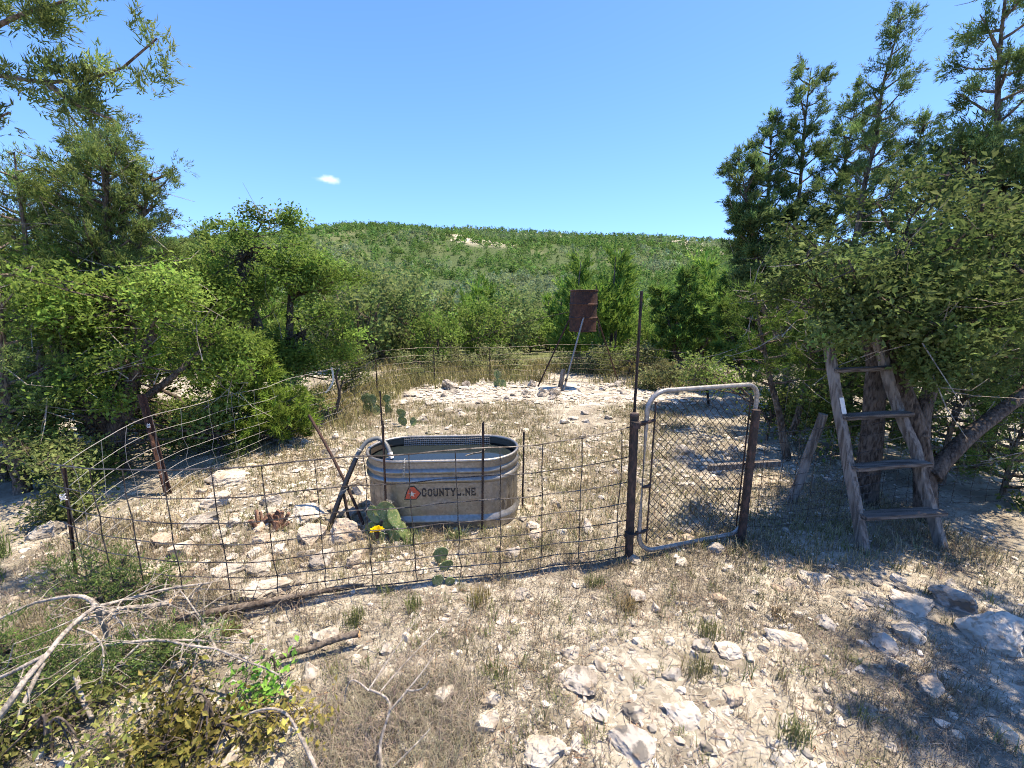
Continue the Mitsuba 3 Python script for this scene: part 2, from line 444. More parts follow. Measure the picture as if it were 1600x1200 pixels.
def juniper(name, label, leaders, col=JUNIPER, seed=1, n_branch=34, reach=0.7, low=0.25, spray=16, per=16, nl=0.046, nw=0.0095, up=0.75, r0=0.07, extra=(), group=None, profile=1.0, bare=0, cat='tree', sag=0.0):
    """A juniper: leaders (polylines from the ground to a tip) with upswept limbs that end in feathery sprays."""
    r = rg(seed)
    key = thing(name, label, cat, group)
    wood, fol = MB(), MB()
    O, A, L, C = [], [], [], []
    for li, pts in enumerate(leaders):
        p = wobble(curve(pts, 16), 0.05, seed + li, 1.7)
        p[0] = pts[0]
        h = np.linalg.norm(np.diff(p, axis=0), axis=1).sum()
        wood.add(*tube(p, np.linspace(r0 * (1 if li == 0 else 0.75), 0.006, 16), 7))
        nb = n_branch
        ts = low + (1 - low) * (np.arange(nb) + r.uniform(0, 1, nb)) / nb
        az = np.arange(nb) * 2.4 + r.uniform(0, 6)
        paths = []
        for t, a in zip(ts, az):
            k = t * 15
            i = min(int(k), 14)
            o = p[i] + (p[i + 1] - p[i]) * (k - i)
            u = (t - low) / (1 - low)
            ln = reach * ((1 - u) ** profile * 0.85 + 0.15) * r.uniform(0.5, 1.15)
            d0 = unit(np.array([math.cos(a), math.sin(a), up * r.uniform(0.2, 1.1) - sag * (1 - u)]))
            d1 = unit(d0 + np.array([0, 0, 0.55]))
            q = np.stack([o + d0 * ln * s * (1 - s / 2) + d1 * ln * s * s / 2 for s in np.linspace(0, 1, 5)])
            paths.append(wobble(q, 0.03, seed + 5, 4))
            nc = 2 + int(3.6 * ln / reach)
            for sc in r.uniform(0.42, 1.0, nc) ** 0.75:
                kk = min(sc * 4, 3.999); ii = int(kk)
                cen = paths[-1][ii] + (paths[-1][ii + 1] - paths[-1][ii]) * (kk - ii) + rand_dir(r, 1)[0] * 0.07
                m = max(3, int(spray * 0.42 * r.uniform(0.6, 1.4)))
                ax = unit(d0 * 0.45 + d1 * 0.55 + rand_dir(r, m) * 0.85)
                O.append(cen + rand_dir(r, m) * 0.045); A.append(ax); L.append(r.uniform(0.06, 0.17, m) * (0.7 + 0.3 * reach))
                C.append(np.repeat(np.exp(r.normal() * 0.28), m))
        paths = np.array(paths)
        wood.add(*many_tubes(paths, np.full(len(paths), 0.014 + 0.006 * reach), np.full(len(paths), 0.004), 4))
        m = 12
        s = r.uniform(0.72, 1.0, m)
        kk = np.clip(s * 15, 0, 14.99); ii = kk.astype(int)
        O.append(p[ii] + (p[ii + 1] - p[ii]) * (kk - ii)[:, None]); A.append(unit(rand_dir(r, m) * 0.5 + np.array([0, 0, 1.0]))); L.append(r.uniform(0.1, 0.22, m)); C.append(np.ones(m))
    for pts, m in extra:                          # limbs set where the photograph shows them
        p = wobble(curve(pts, 9), 0.02, seed + 9, 3)
        wood.add(*tube(p, np.linspace(0.022, 0.005, 9), 5))
        for sc in r.uniform(0.22, 1.0, max(3, m // 9)) ** 0.7:
            kk = min(sc * 8, 7.999); ii = int(kk)
            cen = p[ii] + (p[ii + 1] - p[ii]) * (kk - ii) + rand_dir(r, 1)[0] * np.array([0.16, 0.16, 0.12]) * r.uniform(0.2, 1)
            k9 = 9
            O.append(cen + rand_dir(r, k9) * 0.05); A.append(unit(unit(p[-1] - p[0]) * 0.5 + rand_dir(r, k9) * 0.8 + np.array([0, 0, 0.35]))); L.append(r.uniform(0.07, 0.17, k9)); C.append(np.repeat(np.exp(r.normal() * 0.28), k9))
    if bare:                                      # dead grey twigs inside
        base = np.vstack(O)[r.integers(0, len(np.vstack(O)), bare)]
        d = unit(rand_dir(r, bare) + np.array([0, 0, -0.25]))
        ln = r.uniform(0.2, 0.55, (bare, 1))
        q = np.stack([base, base + d * ln * 0.5 + rand_dir(r, bare) * 0.04, base + d * ln + rand_dir(r, bare) * 0.08], 1)
        tw = MB().add(*many_tubes(q, np.full(bare, 0.006), np.full(bare, 0.002), 3))
        put(key + '__dead_twigs', tw.ply('mat_bark_dead'), kind='stuff')
    fol.add(*sprays(r, np.vstack(O), np.vstack(A), np.concatenate(L), per, nl, nw, np.asarray(col) * GAIN, tint=np.concatenate(C)))
    put(key + '__trunk', wood.ply('mat_bark_juniper', smooth=60))
    put(key + '__crown', fol.ply('mat_needle', color=True))
    return key


def oak(name, label, trunks, lobes, col=OAK, seed=1, leaf=0.046, per=34, group=None, bare=0, cat='tree', bark='mat_bark_oak', spread=0.30, twig=0.4, sigma=0.075):
    """A broadleaf tree: given trunks, and lobes (centre, radii, number of leaf clusters) of its crown on limbs and twigs."""
    r = rg(seed)
    key = thing(name, label, cat, group)
    wood, fol = MB(), MB()
    skeleton = []
    for k, (pts, ra, rb) in enumerate(trunks):
        p = wobble(curve(pts, 14), 0.025, seed + k, 3)
        rad = np.linspace(ra, rb, 14); rad[0] *= 1.25
        wood.add(*tube(p, rad, 9)); skeleton.append(p)
    sk = np.vstack(skeleton)
    for c, rad, n in lobes:
        c, rad = np.asarray(c, float), np.asarray(rad, float)
        o = sk[np.argmin(np.linalg.norm(sk - c, axis=1) + 0.8 * np.maximum(0, sk[:, 2] - c[2]))]
        limb = wobble(curve([o, (o + c) / 2 + [0, 0, 0.08], c + [0, 0, rad[2] * 0.3]], 9), 0.05, seed + n, 3)
        lr = min(0.032, 0.055 * rad.mean())
        wood.add(*tube(limb, np.linspace(lr, lr * 0.4, 9), 6))
        S = max(4, n // 11)
        u = rand_dir(r, S * 5) * (r.uniform(0.12, 1, (S * 5, 1)) ** 0.38)
        u *= 1 + 0.22 * (r.uniform(size=(S * 5, 1)) < 0.25)
        sub = c + u * rad
        lump = meshkit.noise(sub * 2.2 + seed, seed)
        sub = sub[np.argsort(-lump + r.uniform(0, 0.45, len(sub)))[:S]]
        limb_from = limb[r.integers(2, 9, S)]
        wood.add(*many_tubes(np.stack([limb_from, (limb_from + sub) / 2 + rand_dir(r, S) * 0.06 - [0, 0, 0.03], sub], 1), np.full(S, lr * 0.5), np.full(S, lr * 0.16), 4))
        sr = 0.16 * (rad.mean() / 0.6) ** 0.6
        nq = np.maximum(3, (n / S * r.uniform(0.5, 1.5, S)).astype(int))
        own = np.repeat(np.arange(S), nq)
        q = sub[own] + r.normal(size=(len(own), 3)) * sr * np.array([0.75, 0.75, 0.50])
        sprig_tint = np.exp(r.normal(size=S) * spread * 0.8)[own]
        nt = int(len(q) * twig)
        pick = r.permutation(len(q))[:nt]
        s = sub[own[pick]]
        e = q[pick]
        mid = (s + e) / 2 + rand_dir(r, nt) * 0.08
        wood.add(*many_tubes(np.stack([s, mid, e], 1), np.full(nt, min(0.008, 0.016 * rad.mean())), np.full(nt, 0.0022), 3))
        cc = np.repeat(q, per, axis=0) + r.normal(size=(len(q) * per, 3)) * sigma * np.array([1, 1, 0.75])
        v, f, colr = leaf_quads(r, cc, leaf, 0.52, (1, 1, 1), 0.85, 0.20, 0.06)
        tint = np.repeat(tone(r, len(q), np.asarray(col) * GAIN, spread * 0.55, 0.10) * sprig_tint[:, None], per * 4, axis=0)
        fol.add(v, f, np.clip(tint * colr, 0.004, 0.7))
    if bare:
        c0 = np.array([np.asarray(l[0], float) for l in lobes]); w = np.array([np.asarray(l[1], float) for l in lobes])
        i = r.integers(0, len(lobes), bare)
        b0 = c0[i] + rand_dir(r, bare) * w[i] * r.uniform(0.4, 0.95, (bare, 1))
        d = unit(rand_dir(r, bare) + [0, 0, 0.1]); ln = r.uniform(0.15, 0.5, (bare, 1))
        tw = MB().add(*many_tubes(np.stack([b0, b0 + d * ln * 0.5 + rand_dir(r, bare) * 0.04, b0 + d * ln + rand_dir(r, bare) * 0.07], 1), np.full(bare, 0.0055), np.full(bare, 0.0018), 3))
        put(key + '__dead_twigs', tw.ply('mat_bark_dead'), kind='stuff')
    put(key + '__trunk', wood.ply(bark, smooth=60))
    put(key + '__crown', fol.ply('mat_leaf', color=True))
    return key


# the far wood on the hill and in the valley: one mass that nobody could count
def clump_cloud(r, pos, hgt, wid, per, size, cols):
    n = len(pos)
    u = rand_dir(r, n * per).reshape(n, per, 3) * (r.uniform(0.25, 1, (n, per, 1)) ** 0.5)
    u[..., 2] = u[..., 2] * 0.5 + 0.5
    taper = 1 - 0.55 * u[..., 2:3] ** 2
    c = pos[:, None] + u * np.concatenate([wid[:, None, None] * taper, wid[:, None, None] * taper, np.broadcast_to(hgt[:, None, None], (n, per, 1))], -1)
    c = c.reshape(-1, 3)
    m = n * per
    nrm = unit(rand_dir(r, m) + np.array([0, -0.2, 0.5]))
    d = unit(np.cross(nrm, rand_dir(r, m))); s = np.cross(nrm, d)
    L = (np.repeat(size, per) * r.uniform(0.6, 1.3, m))[:, None]
    v = np.stack([c - d * L * 0.5 - s * L * 0.35, c + s * L * 0.5, c + d * L * 0.6], 1).reshape(-1, 3)
    col = np.repeat(cols, per, axis=0) * np.exp(r.normal(size=(m, 1)) * 0.18)
    return v, np.arange(3 * m).reshape(-1, 3), np.repeat(np.clip(col, 0.004, 0.7), 3, axis=0)


r = rg(40)
P = []
for y0, y1, sp in ((42, 80, 2.4), (80, 150, 2.9), (150, 250, 3.05), (250, 385, 3.5)):
    n = int((y1 ** 2 - y0 ** 2) * 1.15 / sp ** 2)
    y = np.sqrt(r.uniform(y0 ** 2, y1 ** 2, n)); x = r.uniform(-1.15, 1.15, n) * y
    P.append(np.stack([x, y], 1))
P = np.vstack(P)
_p3 = np.column_stack([P, np.zeros(len(P))])
thin = meshkit.fbm(_p3 * [0.045, 0.03, 1] + 11, 4, 2)
P = P[(thin < 0.60) | (P[:, 1] < 150) | (r.uniform(size=len(P)) < 0.3)]
_p3 = np.column_stack([P, np.zeros(len(P))])
d_ = np.hypot(P[:, 0], P[:, 1])
pos = np.column_stack([P, height(P[:, 0], P[:, 1]) - 0.2])
kind = meshkit.fbm(_p3 / 26.0, 3, 77) + r.normal(size=len(P)) * 0.08
band = np.exp(-((P[:, 1] - 105) / 45) ** 2)
grey = np.clip((kind + 0.07 * band - 0.52) * 7, 0, 1)[:, None]
cols = (1 - grey) * np.array([0.125, 0.215, 0.058]) + grey * np.array([0.200, 0.260, 0.140])
cols = cols * np.exp(r.normal(size=(len(P), 1)) * 0.22) * (1 + r.normal(size=(len(P), 3)) * 0.05)
hgt, wid = r.uniform(1.3, 4.6, len(P)), r.uniform(0.9, 2.5, len(P))
wood = MB()
for lo, hi, per, sz in ((0, 75, 170, 0.34), (75, 130, 90, 0.48), (130, 210, 46, 0.64), (210, 600, 30, 0.88)):
    k = (d_ >= lo) & (d_ < hi)
    wood.add(*clump_cloud(r, pos[k], hgt[k], wid[k], per, np.full(k.sum(), sz), cols[k]))
scene['distant_wood'] = wood.ply('mat_needle', color=True)
labels['distant_wood'] = {'label': 'far-off scrub wood of juniper and oak covering the valley and the hill', 'category': 'wood', 'kind': 'stuff'}

# trees of the thicket just beyond the back fence: each a tree of its own, copies of a few kinds
def thicket_proto(kind, seed):
    r = rg(seed)
    wood, fol = MB(), MB()
    if kind == 'juniper':
        tint = np.array([0.225, 0.365, 0.072]) * r.uniform(0.8, 1.25)
        H, W = 3.0, 1.1
        nb = 40
        O, A, L = [], [], []
        for li in range(3):
            a = r.uniform(0, 6.28)
            top = np.array([math.cos(a) * 0.45 * li, math.sin(a) * 0.45 * li, H * (1 - 0.12 * li)])
            p = curve([np.array([0, 0, -0.1]), top * [0.5, 0.5, 0.45] + r.normal(size=3) * 0.08, top], 8)
            wood.add(*tube(p, np.linspace(0.07, 0.012, 8), 5))
            t = r.uniform(0.02, 1.0, nb)
            k = np.clip(t * 7, 0, 6.99); i = k.astype(int)
            o = p[i] + (p[i + 1] - p[i]) * (k - i)[:, None]
            az = r.uniform(0, 6.28, nb)
            ln = W * (1 - t * 0.85) * r.uniform(0.4, 1.1, nb)
            d = unit(np.stack([np.cos(az), np.sin(az), r.uniform(0.2, 1.2, nb)], 1))
            m = 11
            s = r.uniform(0.35, 1.0, (nb, m, 1))
            O.append((o[:, None] + d[:, None] * ln[:, None, None] * s).reshape(-1, 3))
            A.append(unit(np.repeat(d, m, 0) + rand_dir(r, nb * m) * 0.6 + [0, 0, 0.5])); L.append(r.uniform(0.2, 0.42, nb * m))
        fol.add(*sprays(r, np.vstack(O), np.vstack(A), np.concatenate(L), 4, 0.19, 0.060, tint, 0.6))
    else:
        tint = (np.array([0.240, 0.320, 0.120]) if kind == 'oak' else np.array([0.225, 0.345, 0.080])) * r.uniform(0.85, 1.2)
        H, W = 2.7, 1.5
        for li in range(4):
            a = li * 1.57 + r.uniform(-0.5, 0.5)
            p = curve([np.array([0.1 * math.cos(a), 0.1 * math.sin(a), -0.1]), np.array([0.4 * math.cos(a), 0.4 * math.sin(a), 0.9]), np.array([0.9 * math.cos(a), 0.9 * math.sin(a), 2.0])], 7)
            wood.add(*tube(wobble(p, 0.06, seed + li, 3), np.linspace(0.06, 0.015, 7), 5))
        n = 170
        u = rand_dir(r, n) * r.uniform(0.3, 1, (n, 1)) ** 0.5
        q = np.array([0, 0, H * 0.55]) + u * [W, W, H * 0.50]
        q = q[meshkit.fbm(q * 1.6 + seed, 3, seed) > 0.43]
        per = 24
        cc = np.repeat(q, per, axis=0) + r.normal(size=(len(q) * per, 3)) * 0.15
        v, f, c = leaf_quads(r, cc, 0.14, 0.6, (1, 1, 1), 0.9, 0.18, 0.06)
        # far enough off that one half of the folded leaf carries the look
        fol.add(v, f[:len(f)], np.clip(np.repeat(tone(r, len(q), tint, 0.25, 0.1), per * 4, axis=0) * c, 0.004, 0.7))
        tw = unit(rand_dir(r, 70) + [0, 0, 0.2])
        s = np.array([0, 0, 1.0]) + rand_dir(r, 70) * [0.7, 0.7, 0.5]
        wood.add(*many_tubes(np.stack([s, s + tw * 0.4, s + tw * 0.85 + rand_dir(r, 70) * 0.1], 1), np.full(70, 0.016), np.full(70, 0.005), 3))
    return wood.ply('mat_bark_oak' if kind != 'juniper' else 'mat_bark_juniper', smooth=60), fol.ply('mat_needle' if kind == 'juniper' else 'mat_leaf', color=True)


def as_group(name, shape):
    scene[name] = {'type': 'shapegroup', 'shape': shape}
    return {'type': 'instance', 'shapegroup': {'type': 'ref', 'id': name}}


protos = {k: [tuple(as_group(f'{k}_model_{s}_{w}', d) for w, d in zip(('trunk', 'crown'), thicket_proto(k, s))) for s in ss] for k, ss in {'juniper': (201, 202, 203, 204), 'oak': (211, 212, 213), 'shrub': (221, 222)}.items()}
r = rg(55)
spots = []
tries = 0
while len(spots) < 298 and tries < 14000:
    tries += 1
    y = math.sqrt(r.uniform(11.3 ** 2, 43 ** 2)); x = r.uniform(-1.15, 1.15) * y
    near = 0.72 + 0.038 * y
    if y < 13.5 and -1.2 < x < 1.8:
        continue
    if all((x - a) ** 2 + (y - b) ** 2 > near ** 2 for a, b, *_ in spots):
        spots.append((x, y))
NAMES = {'juniper': ('juniper_tree', 'green juniper tree of the thicket beyond the back wire fence', 'junipers of the thicket beyond the fence'),
         'oak': ('oak_tree', 'grey-green round-crowned oak of the thicket beyond the back wire fence', 'oaks of the thicket beyond the fence'),
         'shrub': ('thicket_shrub', 'low leafy shrub of the thicket beyond the back wire fence', 'shrubs of the thicket beyond the fence')}
for k, (x, y) in enumerate(spots):
    kd = r.choice(['juniper', 'oak', 'shrub'], p=[0.46, 0.18, 0.36] if y < 24 else [0.50, 0.38, 0.12])
    tr, cr = protos[kd][r.integers(len(protos[kd]))]
    s = r.uniform(0.78, 1.2) if kd != 'shrub' else r.uniform(0.5, 0.8)
    if y < 14:
        s *= 0.82
    nm, lb, grp = NAMES[kd]
    tall = 'tall' if s > (1.05 if kd != 'shrub' else 0.7) else 'low' if s < (0.9 if kd != 'shrub' else 0.58) else 'middling'
    row = 'in the front row of the thicket' if y < 17 else 'in the middle of the thicket' if y < 28 else 'far back in the thicket'
    q = x / y
    where = min([('at far left', -1.05), ('past the scrub oak', -0.8), ('past the leafy oak', -0.55), ('past the branch post', -0.40), ('past the grey boulder', -0.15), ('left of the feeder', 0.05), ('beyond the feeder', 0.17), ('past the tall steel post', 0.30), ('past the gate', 0.43), ('past the rusty back post', 0.52), ('past the ladder', 0.8), ('at far right', 1.05)], key=lambda m: abs(m[1] - q))[0]
    lb = f"{tall} {dict(juniper='green juniper', oak='grey-green oak', shrub='leafy shrub')[kd]} {row}, {where}"
    key = thing(nm, lb, 'tree' if kd != 'shrub' else 'shrub', grp)
    m = T().translate([x, y, gz(x, y)]).rotate([0, 0, 1], float(r.uniform(0, 360))).scale([s, s, s * float(r.uniform(0.88, 1.15))])
    put(key + '__trunk', tr, to_world=m); put(key + '__crown', cr, to_world=m)

# ---------------------------------------------------------------- near trees, right
oak('oak_tree', 'many-stemmed dark live oak over the wooden ladder, right of the gate',
    [([(3.30, 3.62, -0.05), (3.28, 3.62, 0.6), (3.24, 3.66, 1.2), (3.05, 3.75, 1.75)], 0.105, 0.06),
     ([(3.52, 3.25, -0.05), (3.50, 3.3, 0.35), (3.42, 3.34, 0.75), (3.22, 3.45, 1.25), (2.95, 3.6, 1.75)], 0.085, 0.045),
     ([(3.42, 3.34, 0.72), (3.5, 3.42, 1.15), (3.72, 3.6, 1.7), (4.15, 3.8, 2.25)], 0.06, 0.025),
     ([(3.53, 3.28, 0.40), (3.85, 3.36, 0.72), (4.4, 3.5, 1.05), (5.0, 3.7, 1.5)], 0.065, 0.04),
     ([(3.3, 3.65, 1.0), (3.6, 3.9, 1.6), (3.8, 4.1, 2.3)], 0.05, 0.02)],
    [((2.68, 3.5, 2.05), (0.58, 0.42, 0.42), 125), ((3.25, 3.6, 2.25), (0.84, 0.65, 0.50), 220), ((4.0, 3.65, 2.18), (0.88, 0.7, 0.56), 210), ((2.95, 3.55, 1.66), (0.75, 0.5, 0.36), 150),
     ((4.1, 3.9, 1.5), (0.80, 0.6, 0.50), 190), ((2.34, 3.45, 1.72), (0.30, 0.28, 0.28), 50), ((3.5, 3.3, 1.72), (0.6, 0.4, 0.34), 110), ((2.75, 3.2, 1.80), (0.5, 0.3, 0.22), 75), ((3.12, 3.12, 1.56), (0.30, 0.18, 0.20), 45), ((3.6, 3.15, 1.45), (0.35, 0.2, 0.22), 50), ((3.2, 3.0, 1.28), (0.26, 0.14, 0.18), 30), ((2.95, 3.2, 1.95), (0.40, 0.2, 0.2), 45)],
    seed=3, col=(0.088, 0.124, 0.044), leaf=0.044, per=32, bare=70)
juniper('juniper_tree', 'tall juniper with a lone dark spire behind the oak at upper right',
        [[(4.75, 6.1, 0), (4.8, 6.1, 2.5), (4.83, 6.0, 5.4)], [(4.75, 6.1, 0.6), (5.35, 6.2, 2.6), (5.45, 6.1, 4.2)]], seed=11, n_branch=50, reach=0.74, low=0.30, spray=24, per=21, profile=0.85, up=0.5, bare=40)
juniper('juniper_tree', 'wide ragged juniper left of the tall spire, leaning out over the gate side',
        [[(5.05, 7.5, 0), (4.9, 7.5, 2.6), (4.77, 7.5, 5.5)], [(5.0, 7.5, 0.9), (4.2, 7.4, 2.7), (3.72, 7.4, 4.15)], [(5.05, 7.5, 1.0), (5.5, 7.5, 3.0), (5.52, 7.45, 5.0)], [(5.0, 7.5, 1.0), (4.5, 7.6, 2.9), (4.3, 7.55, 4.75)], [(5.0, 7.5, 0.8), (4.3, 7.3, 1.9), (4.0, 7.3, 3.2)]],
        seed=12, n_branch=44, reach=0.84, low=0.30, spray=24, nl=0.06, nw=0.012, per=21, profile=0.6, up=0.6, bare=60)
juniper('juniper_tree', 'shaggy juniper reaching into the top right corner of the view',
        [[(5.3, 4.5, 0), (5.2, 4.5, 1.8), (4.7, 4.4, 3.3), (4.35, 4.3, 4.9)], [(5.3, 4.5, 0.5), (5.7, 4.5, 2.6), (5.5, 4.4, 5.0)], [(5.2, 4.5, 1.6), (4.75, 4.4, 2.5), (4.25, 4.25, 3.3)], [(5.25, 4.5, 1.2), (5.3, 4.3, 2.6), (5.0, 4.2, 3.9)]],
        seed=13, n_branch=42, reach=0.66, low=0.40, spray=22, per=21, profile=0.4, up=0.5, bare=60)
juniper('juniper_tree', 'juniper standing right of the picture, shading its lower right corner',
        [[(3.7, 1.9, 0), (3.45, 1.9, 1.6), (2.75, 1.9, 3.2)], [(3.7, 1.9, 0.6), (3.2, 1.6, 2.0), (2.75, 1.6, 2.9)], [(3.7, 1.9, 0.8), (3.6, 2.2, 2.2), (3.25, 2.3, 3.1)]], seed=19, n_branch=26, reach=0.6, low=0.5, spray=16, per=16, profile=0.4, up=0.4)
juniper('juniper_tree', 'leaning juniper with bare grey trunk behind the wire panel right of the gate',
        [[(3.25, 4.65, -0.05), (3.05, 4.7, 0.7), (2.85, 4.75, 1.5), (2.75, 4.8, 2.0)], [(3.3, 4.7, 0.3), (3.45, 4.8, 1.2), (3.4, 4.85, 1.9)]], col=(0.085, 0.135, 0.032), seed=14, n_branch=22, reach=0.42, low=0.45, spray=15, per=17, profile=0.4, up=0.2, bare=70, r0=0.05)
juniper('juniper_tree', 'bright green juniper at the right of the gate, beyond the rusty back post',
        [[(4.2, 10.3, 0), (4.2, 10.3, 2.55)], [(4.3, 10.3, 0.2), (5.0, 10.2, 1.5), (5.1, 10.2, 2.35)], [(4.2, 10.3, 0.2), (3.6, 10.4, 2.1)]], col=(0.115, 0.185, 0.045), seed=15, n_branch=34, reach=0.75, low=0.08, spray=14, per=13, nl=0.14, nw=0.028, profile=0.7)
juniper('juniper_tree', 'second bright juniper behind the gate, hard by the oak crown',
        [[(5.0, 8.6, 0), (4.9, 8.6, 2.3)], [(5.1, 8.6, 0.2), (5.7, 8.6, 2.1)], [(4.9, 8.6, 0.2), (4.35, 8.7, 1.7)]], col=(0.115, 0.185, 0.045), seed=16, n_branch=34, reach=0.75, low=0.08, spray=14, per=13, nl=0.12, nw=0.024, profile=0.6)
juniper('juniper_shrub', 'low dark juniper growing under the oak right of the ladder', [[(4.3, 3.9, 0), (4.35, 3.9, 1.2)], [(4.7, 3.7, 0), (4.8, 3.75, 0.9)]], col=(0.115, 0.170, 0.048), seed=17, n_branch=22, reach=0.6, low=0.1, spray=12, per=15, profile=0.5, up=0.35, bare=60, cat='shrub', r0=0.035)
juniper('juniper_tree', 'dense juniper closing the wood behind the ladder and the oak stems', [[(5.2, 5.4, 0), (5.1, 5.4, 2.6)], [(4.2, 5.0, 0), (4.15, 5.0, 1.8)], [(6.2, 5.2, 0), (6.2, 5.2, 2.7)]], col=(0.115, 0.170, 0.048), seed=18, n_branch=30, reach=0.85, low=0.1, spray=15, per=15, nl=0.11, nw=0.02, profile=0.5, bare=50)

# ---------------------------------------------------------------- near trees, left
oak('oak_tree', 'bright green scrub oak at left with a forked grey trunk behind the side fence',
    [([(-4.33, 4.30, -0.05), (-4.3, 4.3, 0.28), (-4.25, 4.3, 0.55), (-4.0, 4.3, 1.0), (-3.75, 4.35, 1.5)], 0.105, 0.04), ([(-4.28, 4.3, 0.42), (-4.45, 4.25, 0.8), (-4.6, 4.25, 1.4)], 0.07, 0.03), ([(-4.22, 4.3, 0.6), (-3.75, 4.35, 0.95), (-3.3, 4.45, 1.35)], 0.05, 0.02), ([(-4.2, 4.3, 0.65), (-4.15, 4.4, 1.2), (-4.0, 4.5, 1.9)], 0.05, 0.02)],
    [((-3.9, 4.3, 1.70), (0.84, 0.6, 0.46), 260), ((-3.45, 4.2, 1.75), (0.45, 0.4, 0.35), 90), ((-4.6, 4.3, 1.95), (0.5, 0.4, 0.4), 100), ((-3.35, 4.45, 1.42), (0.48, 0.45, 0.36), 130), ((-4.55, 4.2, 1.42), (0.48, 0.45, 0.40), 120), ((-3.85, 4.15, 1.15), (0.75, 0.4, 0.26), 130), ((-4.0, 4.6, 2.12), (0.55, 0.45, 0.28), 100), ((-3.2, 4.6, 1.0), (0.35, 0.3, 0.22), 45)],
    seed=21, col=(0.130, 0.195, 0.042), leaf=0.042, per=30, bare=90)
oak('oak_tree', 'tall leafy oak with leaning trunks at the left edge of the clearing',
    [([(-3.72, 6.6, -0.05), (-3.8, 6.6, 0.5), (-3.95, 6.6, 1.1), (-4.1, 6.6, 1.9), (-4.2, 6.7, 2.6)], 0.14, 0.04), ([(-3.75, 6.6, 0.35), (-3.6, 6.6, 0.9), (-3.5, 6.65, 1.6), (-3.45, 6.7, 2.3)], 0.09, 0.03), ([(-3.9, 6.6, 0.9), (-4.5, 6.6, 1.6), (-4.8, 6.6, 2.2)], 0.06, 0.02)],
    [((-3.95, 6.6, 2.45), (0.85, 0.75, 0.62), 290), ((-3.15, 6.65, 1.95), (0.68, 0.6, 0.55), 220), ((-3.2, 6.5, 1.25), (0.66, 0.5, 0.45), 150), ((-4.75, 6.6, 2.2), (0.6, 0.55, 0.5), 150), ((-4.3, 6.4, 1.6), (0.6, 0.5, 0.4), 120), ((-3.75, 6.7, 2.95), (0.55, 0.4, 0.35), 80), ((-2.85, 6.4, 1.5), (0.5, 0.45, 0.5), 110), ((-3.1, 6.4, 0.8), (0.4, 0.35, 0.3), 55)],
    seed=22, col=(0.122, 0.185, 0.042), leaf=0.05, per=32, bare=70)
juniper('juniper_tree', 'tall thin-crowned juniper with bare grey limbs at the left edge',
        [[(-4.95, 4.75, 0), (-4.9, 4.75, 1.3), (-4.7, 4.85, 2.6), (-4.52, 4.95, 3.85)], [(-4.92, 4.75, 0.9), (-4.4, 4.85, 2.0), (-3.95, 4.95, 3.2)], [(-4.95, 4.75, 0.7), (-5.3, 4.7, 2.0), (-5.1, 4.7, 3.1)], [(-4.8, 4.8, 1.5), (-4.35, 4.7, 2.6), (-4.2, 4.75, 3.4)]],
        col=(0.115, 0.155, 0.050), seed=23, n_branch=38, reach=0.66, low=0.36, spray=20, per=18, profile=0.4, up=0.55, bare=110, r0=0.085)
juniper('juniper_tree', 'dark-stemmed juniper at far left below the thin-crowned one', [[(-4.75, 3.75, 0), (-4.65, 3.75, 1.2), (-4.5, 3.8, 2.3)], [(-5.2, 4.0, 0), (-5.4, 4.0, 1.8), (-5.3, 4.0, 2.9)], [(-5.0, 4.3, 0), (-4.9, 4.3, 1.8), (-4.75, 4.3, 3.25)]], col=(0.105, 0.150, 0.048), seed=24, n_branch=26, reach=0.5, low=0.15, spray=12, per=16, profile=0.4, up=0.3, bare=120, r0=0.07)
juniper('juniper_tree', 'overhanging juniper whose shaggy bough enters the top left corner',
        [[(-4.2, 2.75, 0), (-4.15, 2.75, 1.6), (-3.95, 2.8, 3.0), (-3.7, 2.85, 4.4)]], col=(0.110, 0.148, 0.050), seed=25, n_branch=16, reach=0.55, low=0.62, spray=14, per=21, profile=0.3,
        extra=[([(-4.0, 2.8, 2.9), (-3.4, 2.8, 3.22), (-2.75, 2.8, 3.13), (-2.1, 2.8, 3.36)], 190), ([(-3.5, 2.8, 3.2), (-2.95, 2.85, 3.5), (-2.55, 2.85, 3.6)], 120), ([(-2.8, 2.8, 3.14), (-2.6, 2.8, 3.0), (-2.42, 2.78, 2.93)], 60), ([(-3.9, 2.8, 3.1), (-3.3, 2.9, 3.55), (-2.95, 2.9, 3.75)], 100), ([(-4.0, 2.8, 2.6), (-3.5, 2.75, 2.75), (-3.0, 2.75, 2.95)], 50)])
juniper('juniper_shrub', 'bright feathery young juniper at the foot of the tall leafy oak', [[(-3.3, 5.3, 0), (-3.35, 5.35, 1.35)], [(-3.05, 5.2, 0), (-2.9, 5.2, 0.65)], [(-3.5, 5.2, 0), (-3.6, 5.2, 0.9)]], col=(0.125, 0.185, 0.035), seed=26, n_branch=26, reach=0.5, low=0.05, spray=12, per=18, nl=0.08, nw=0.014, profile=0.6, up=0.35, cat='shrub', r0=0.03)
juniper('juniper_tree', 'juniper filling the gap between the two leafy oaks at left', [[(-5.3, 7.4, 0), (-5.2, 7.4, 3.0)], [(-4.9, 7.9, 0), (-4.8, 7.9, 2.9)], [(-6.2, 7.0, 0), (-6.2, 7.0, 3.3)]], col=(0.115, 0.170, 0.046), seed=27, n_branch=28, reach=0.75, low=0.12, spray=14, per=14, nl=0.11, nw=0.02, profile=0.6, bare=60)
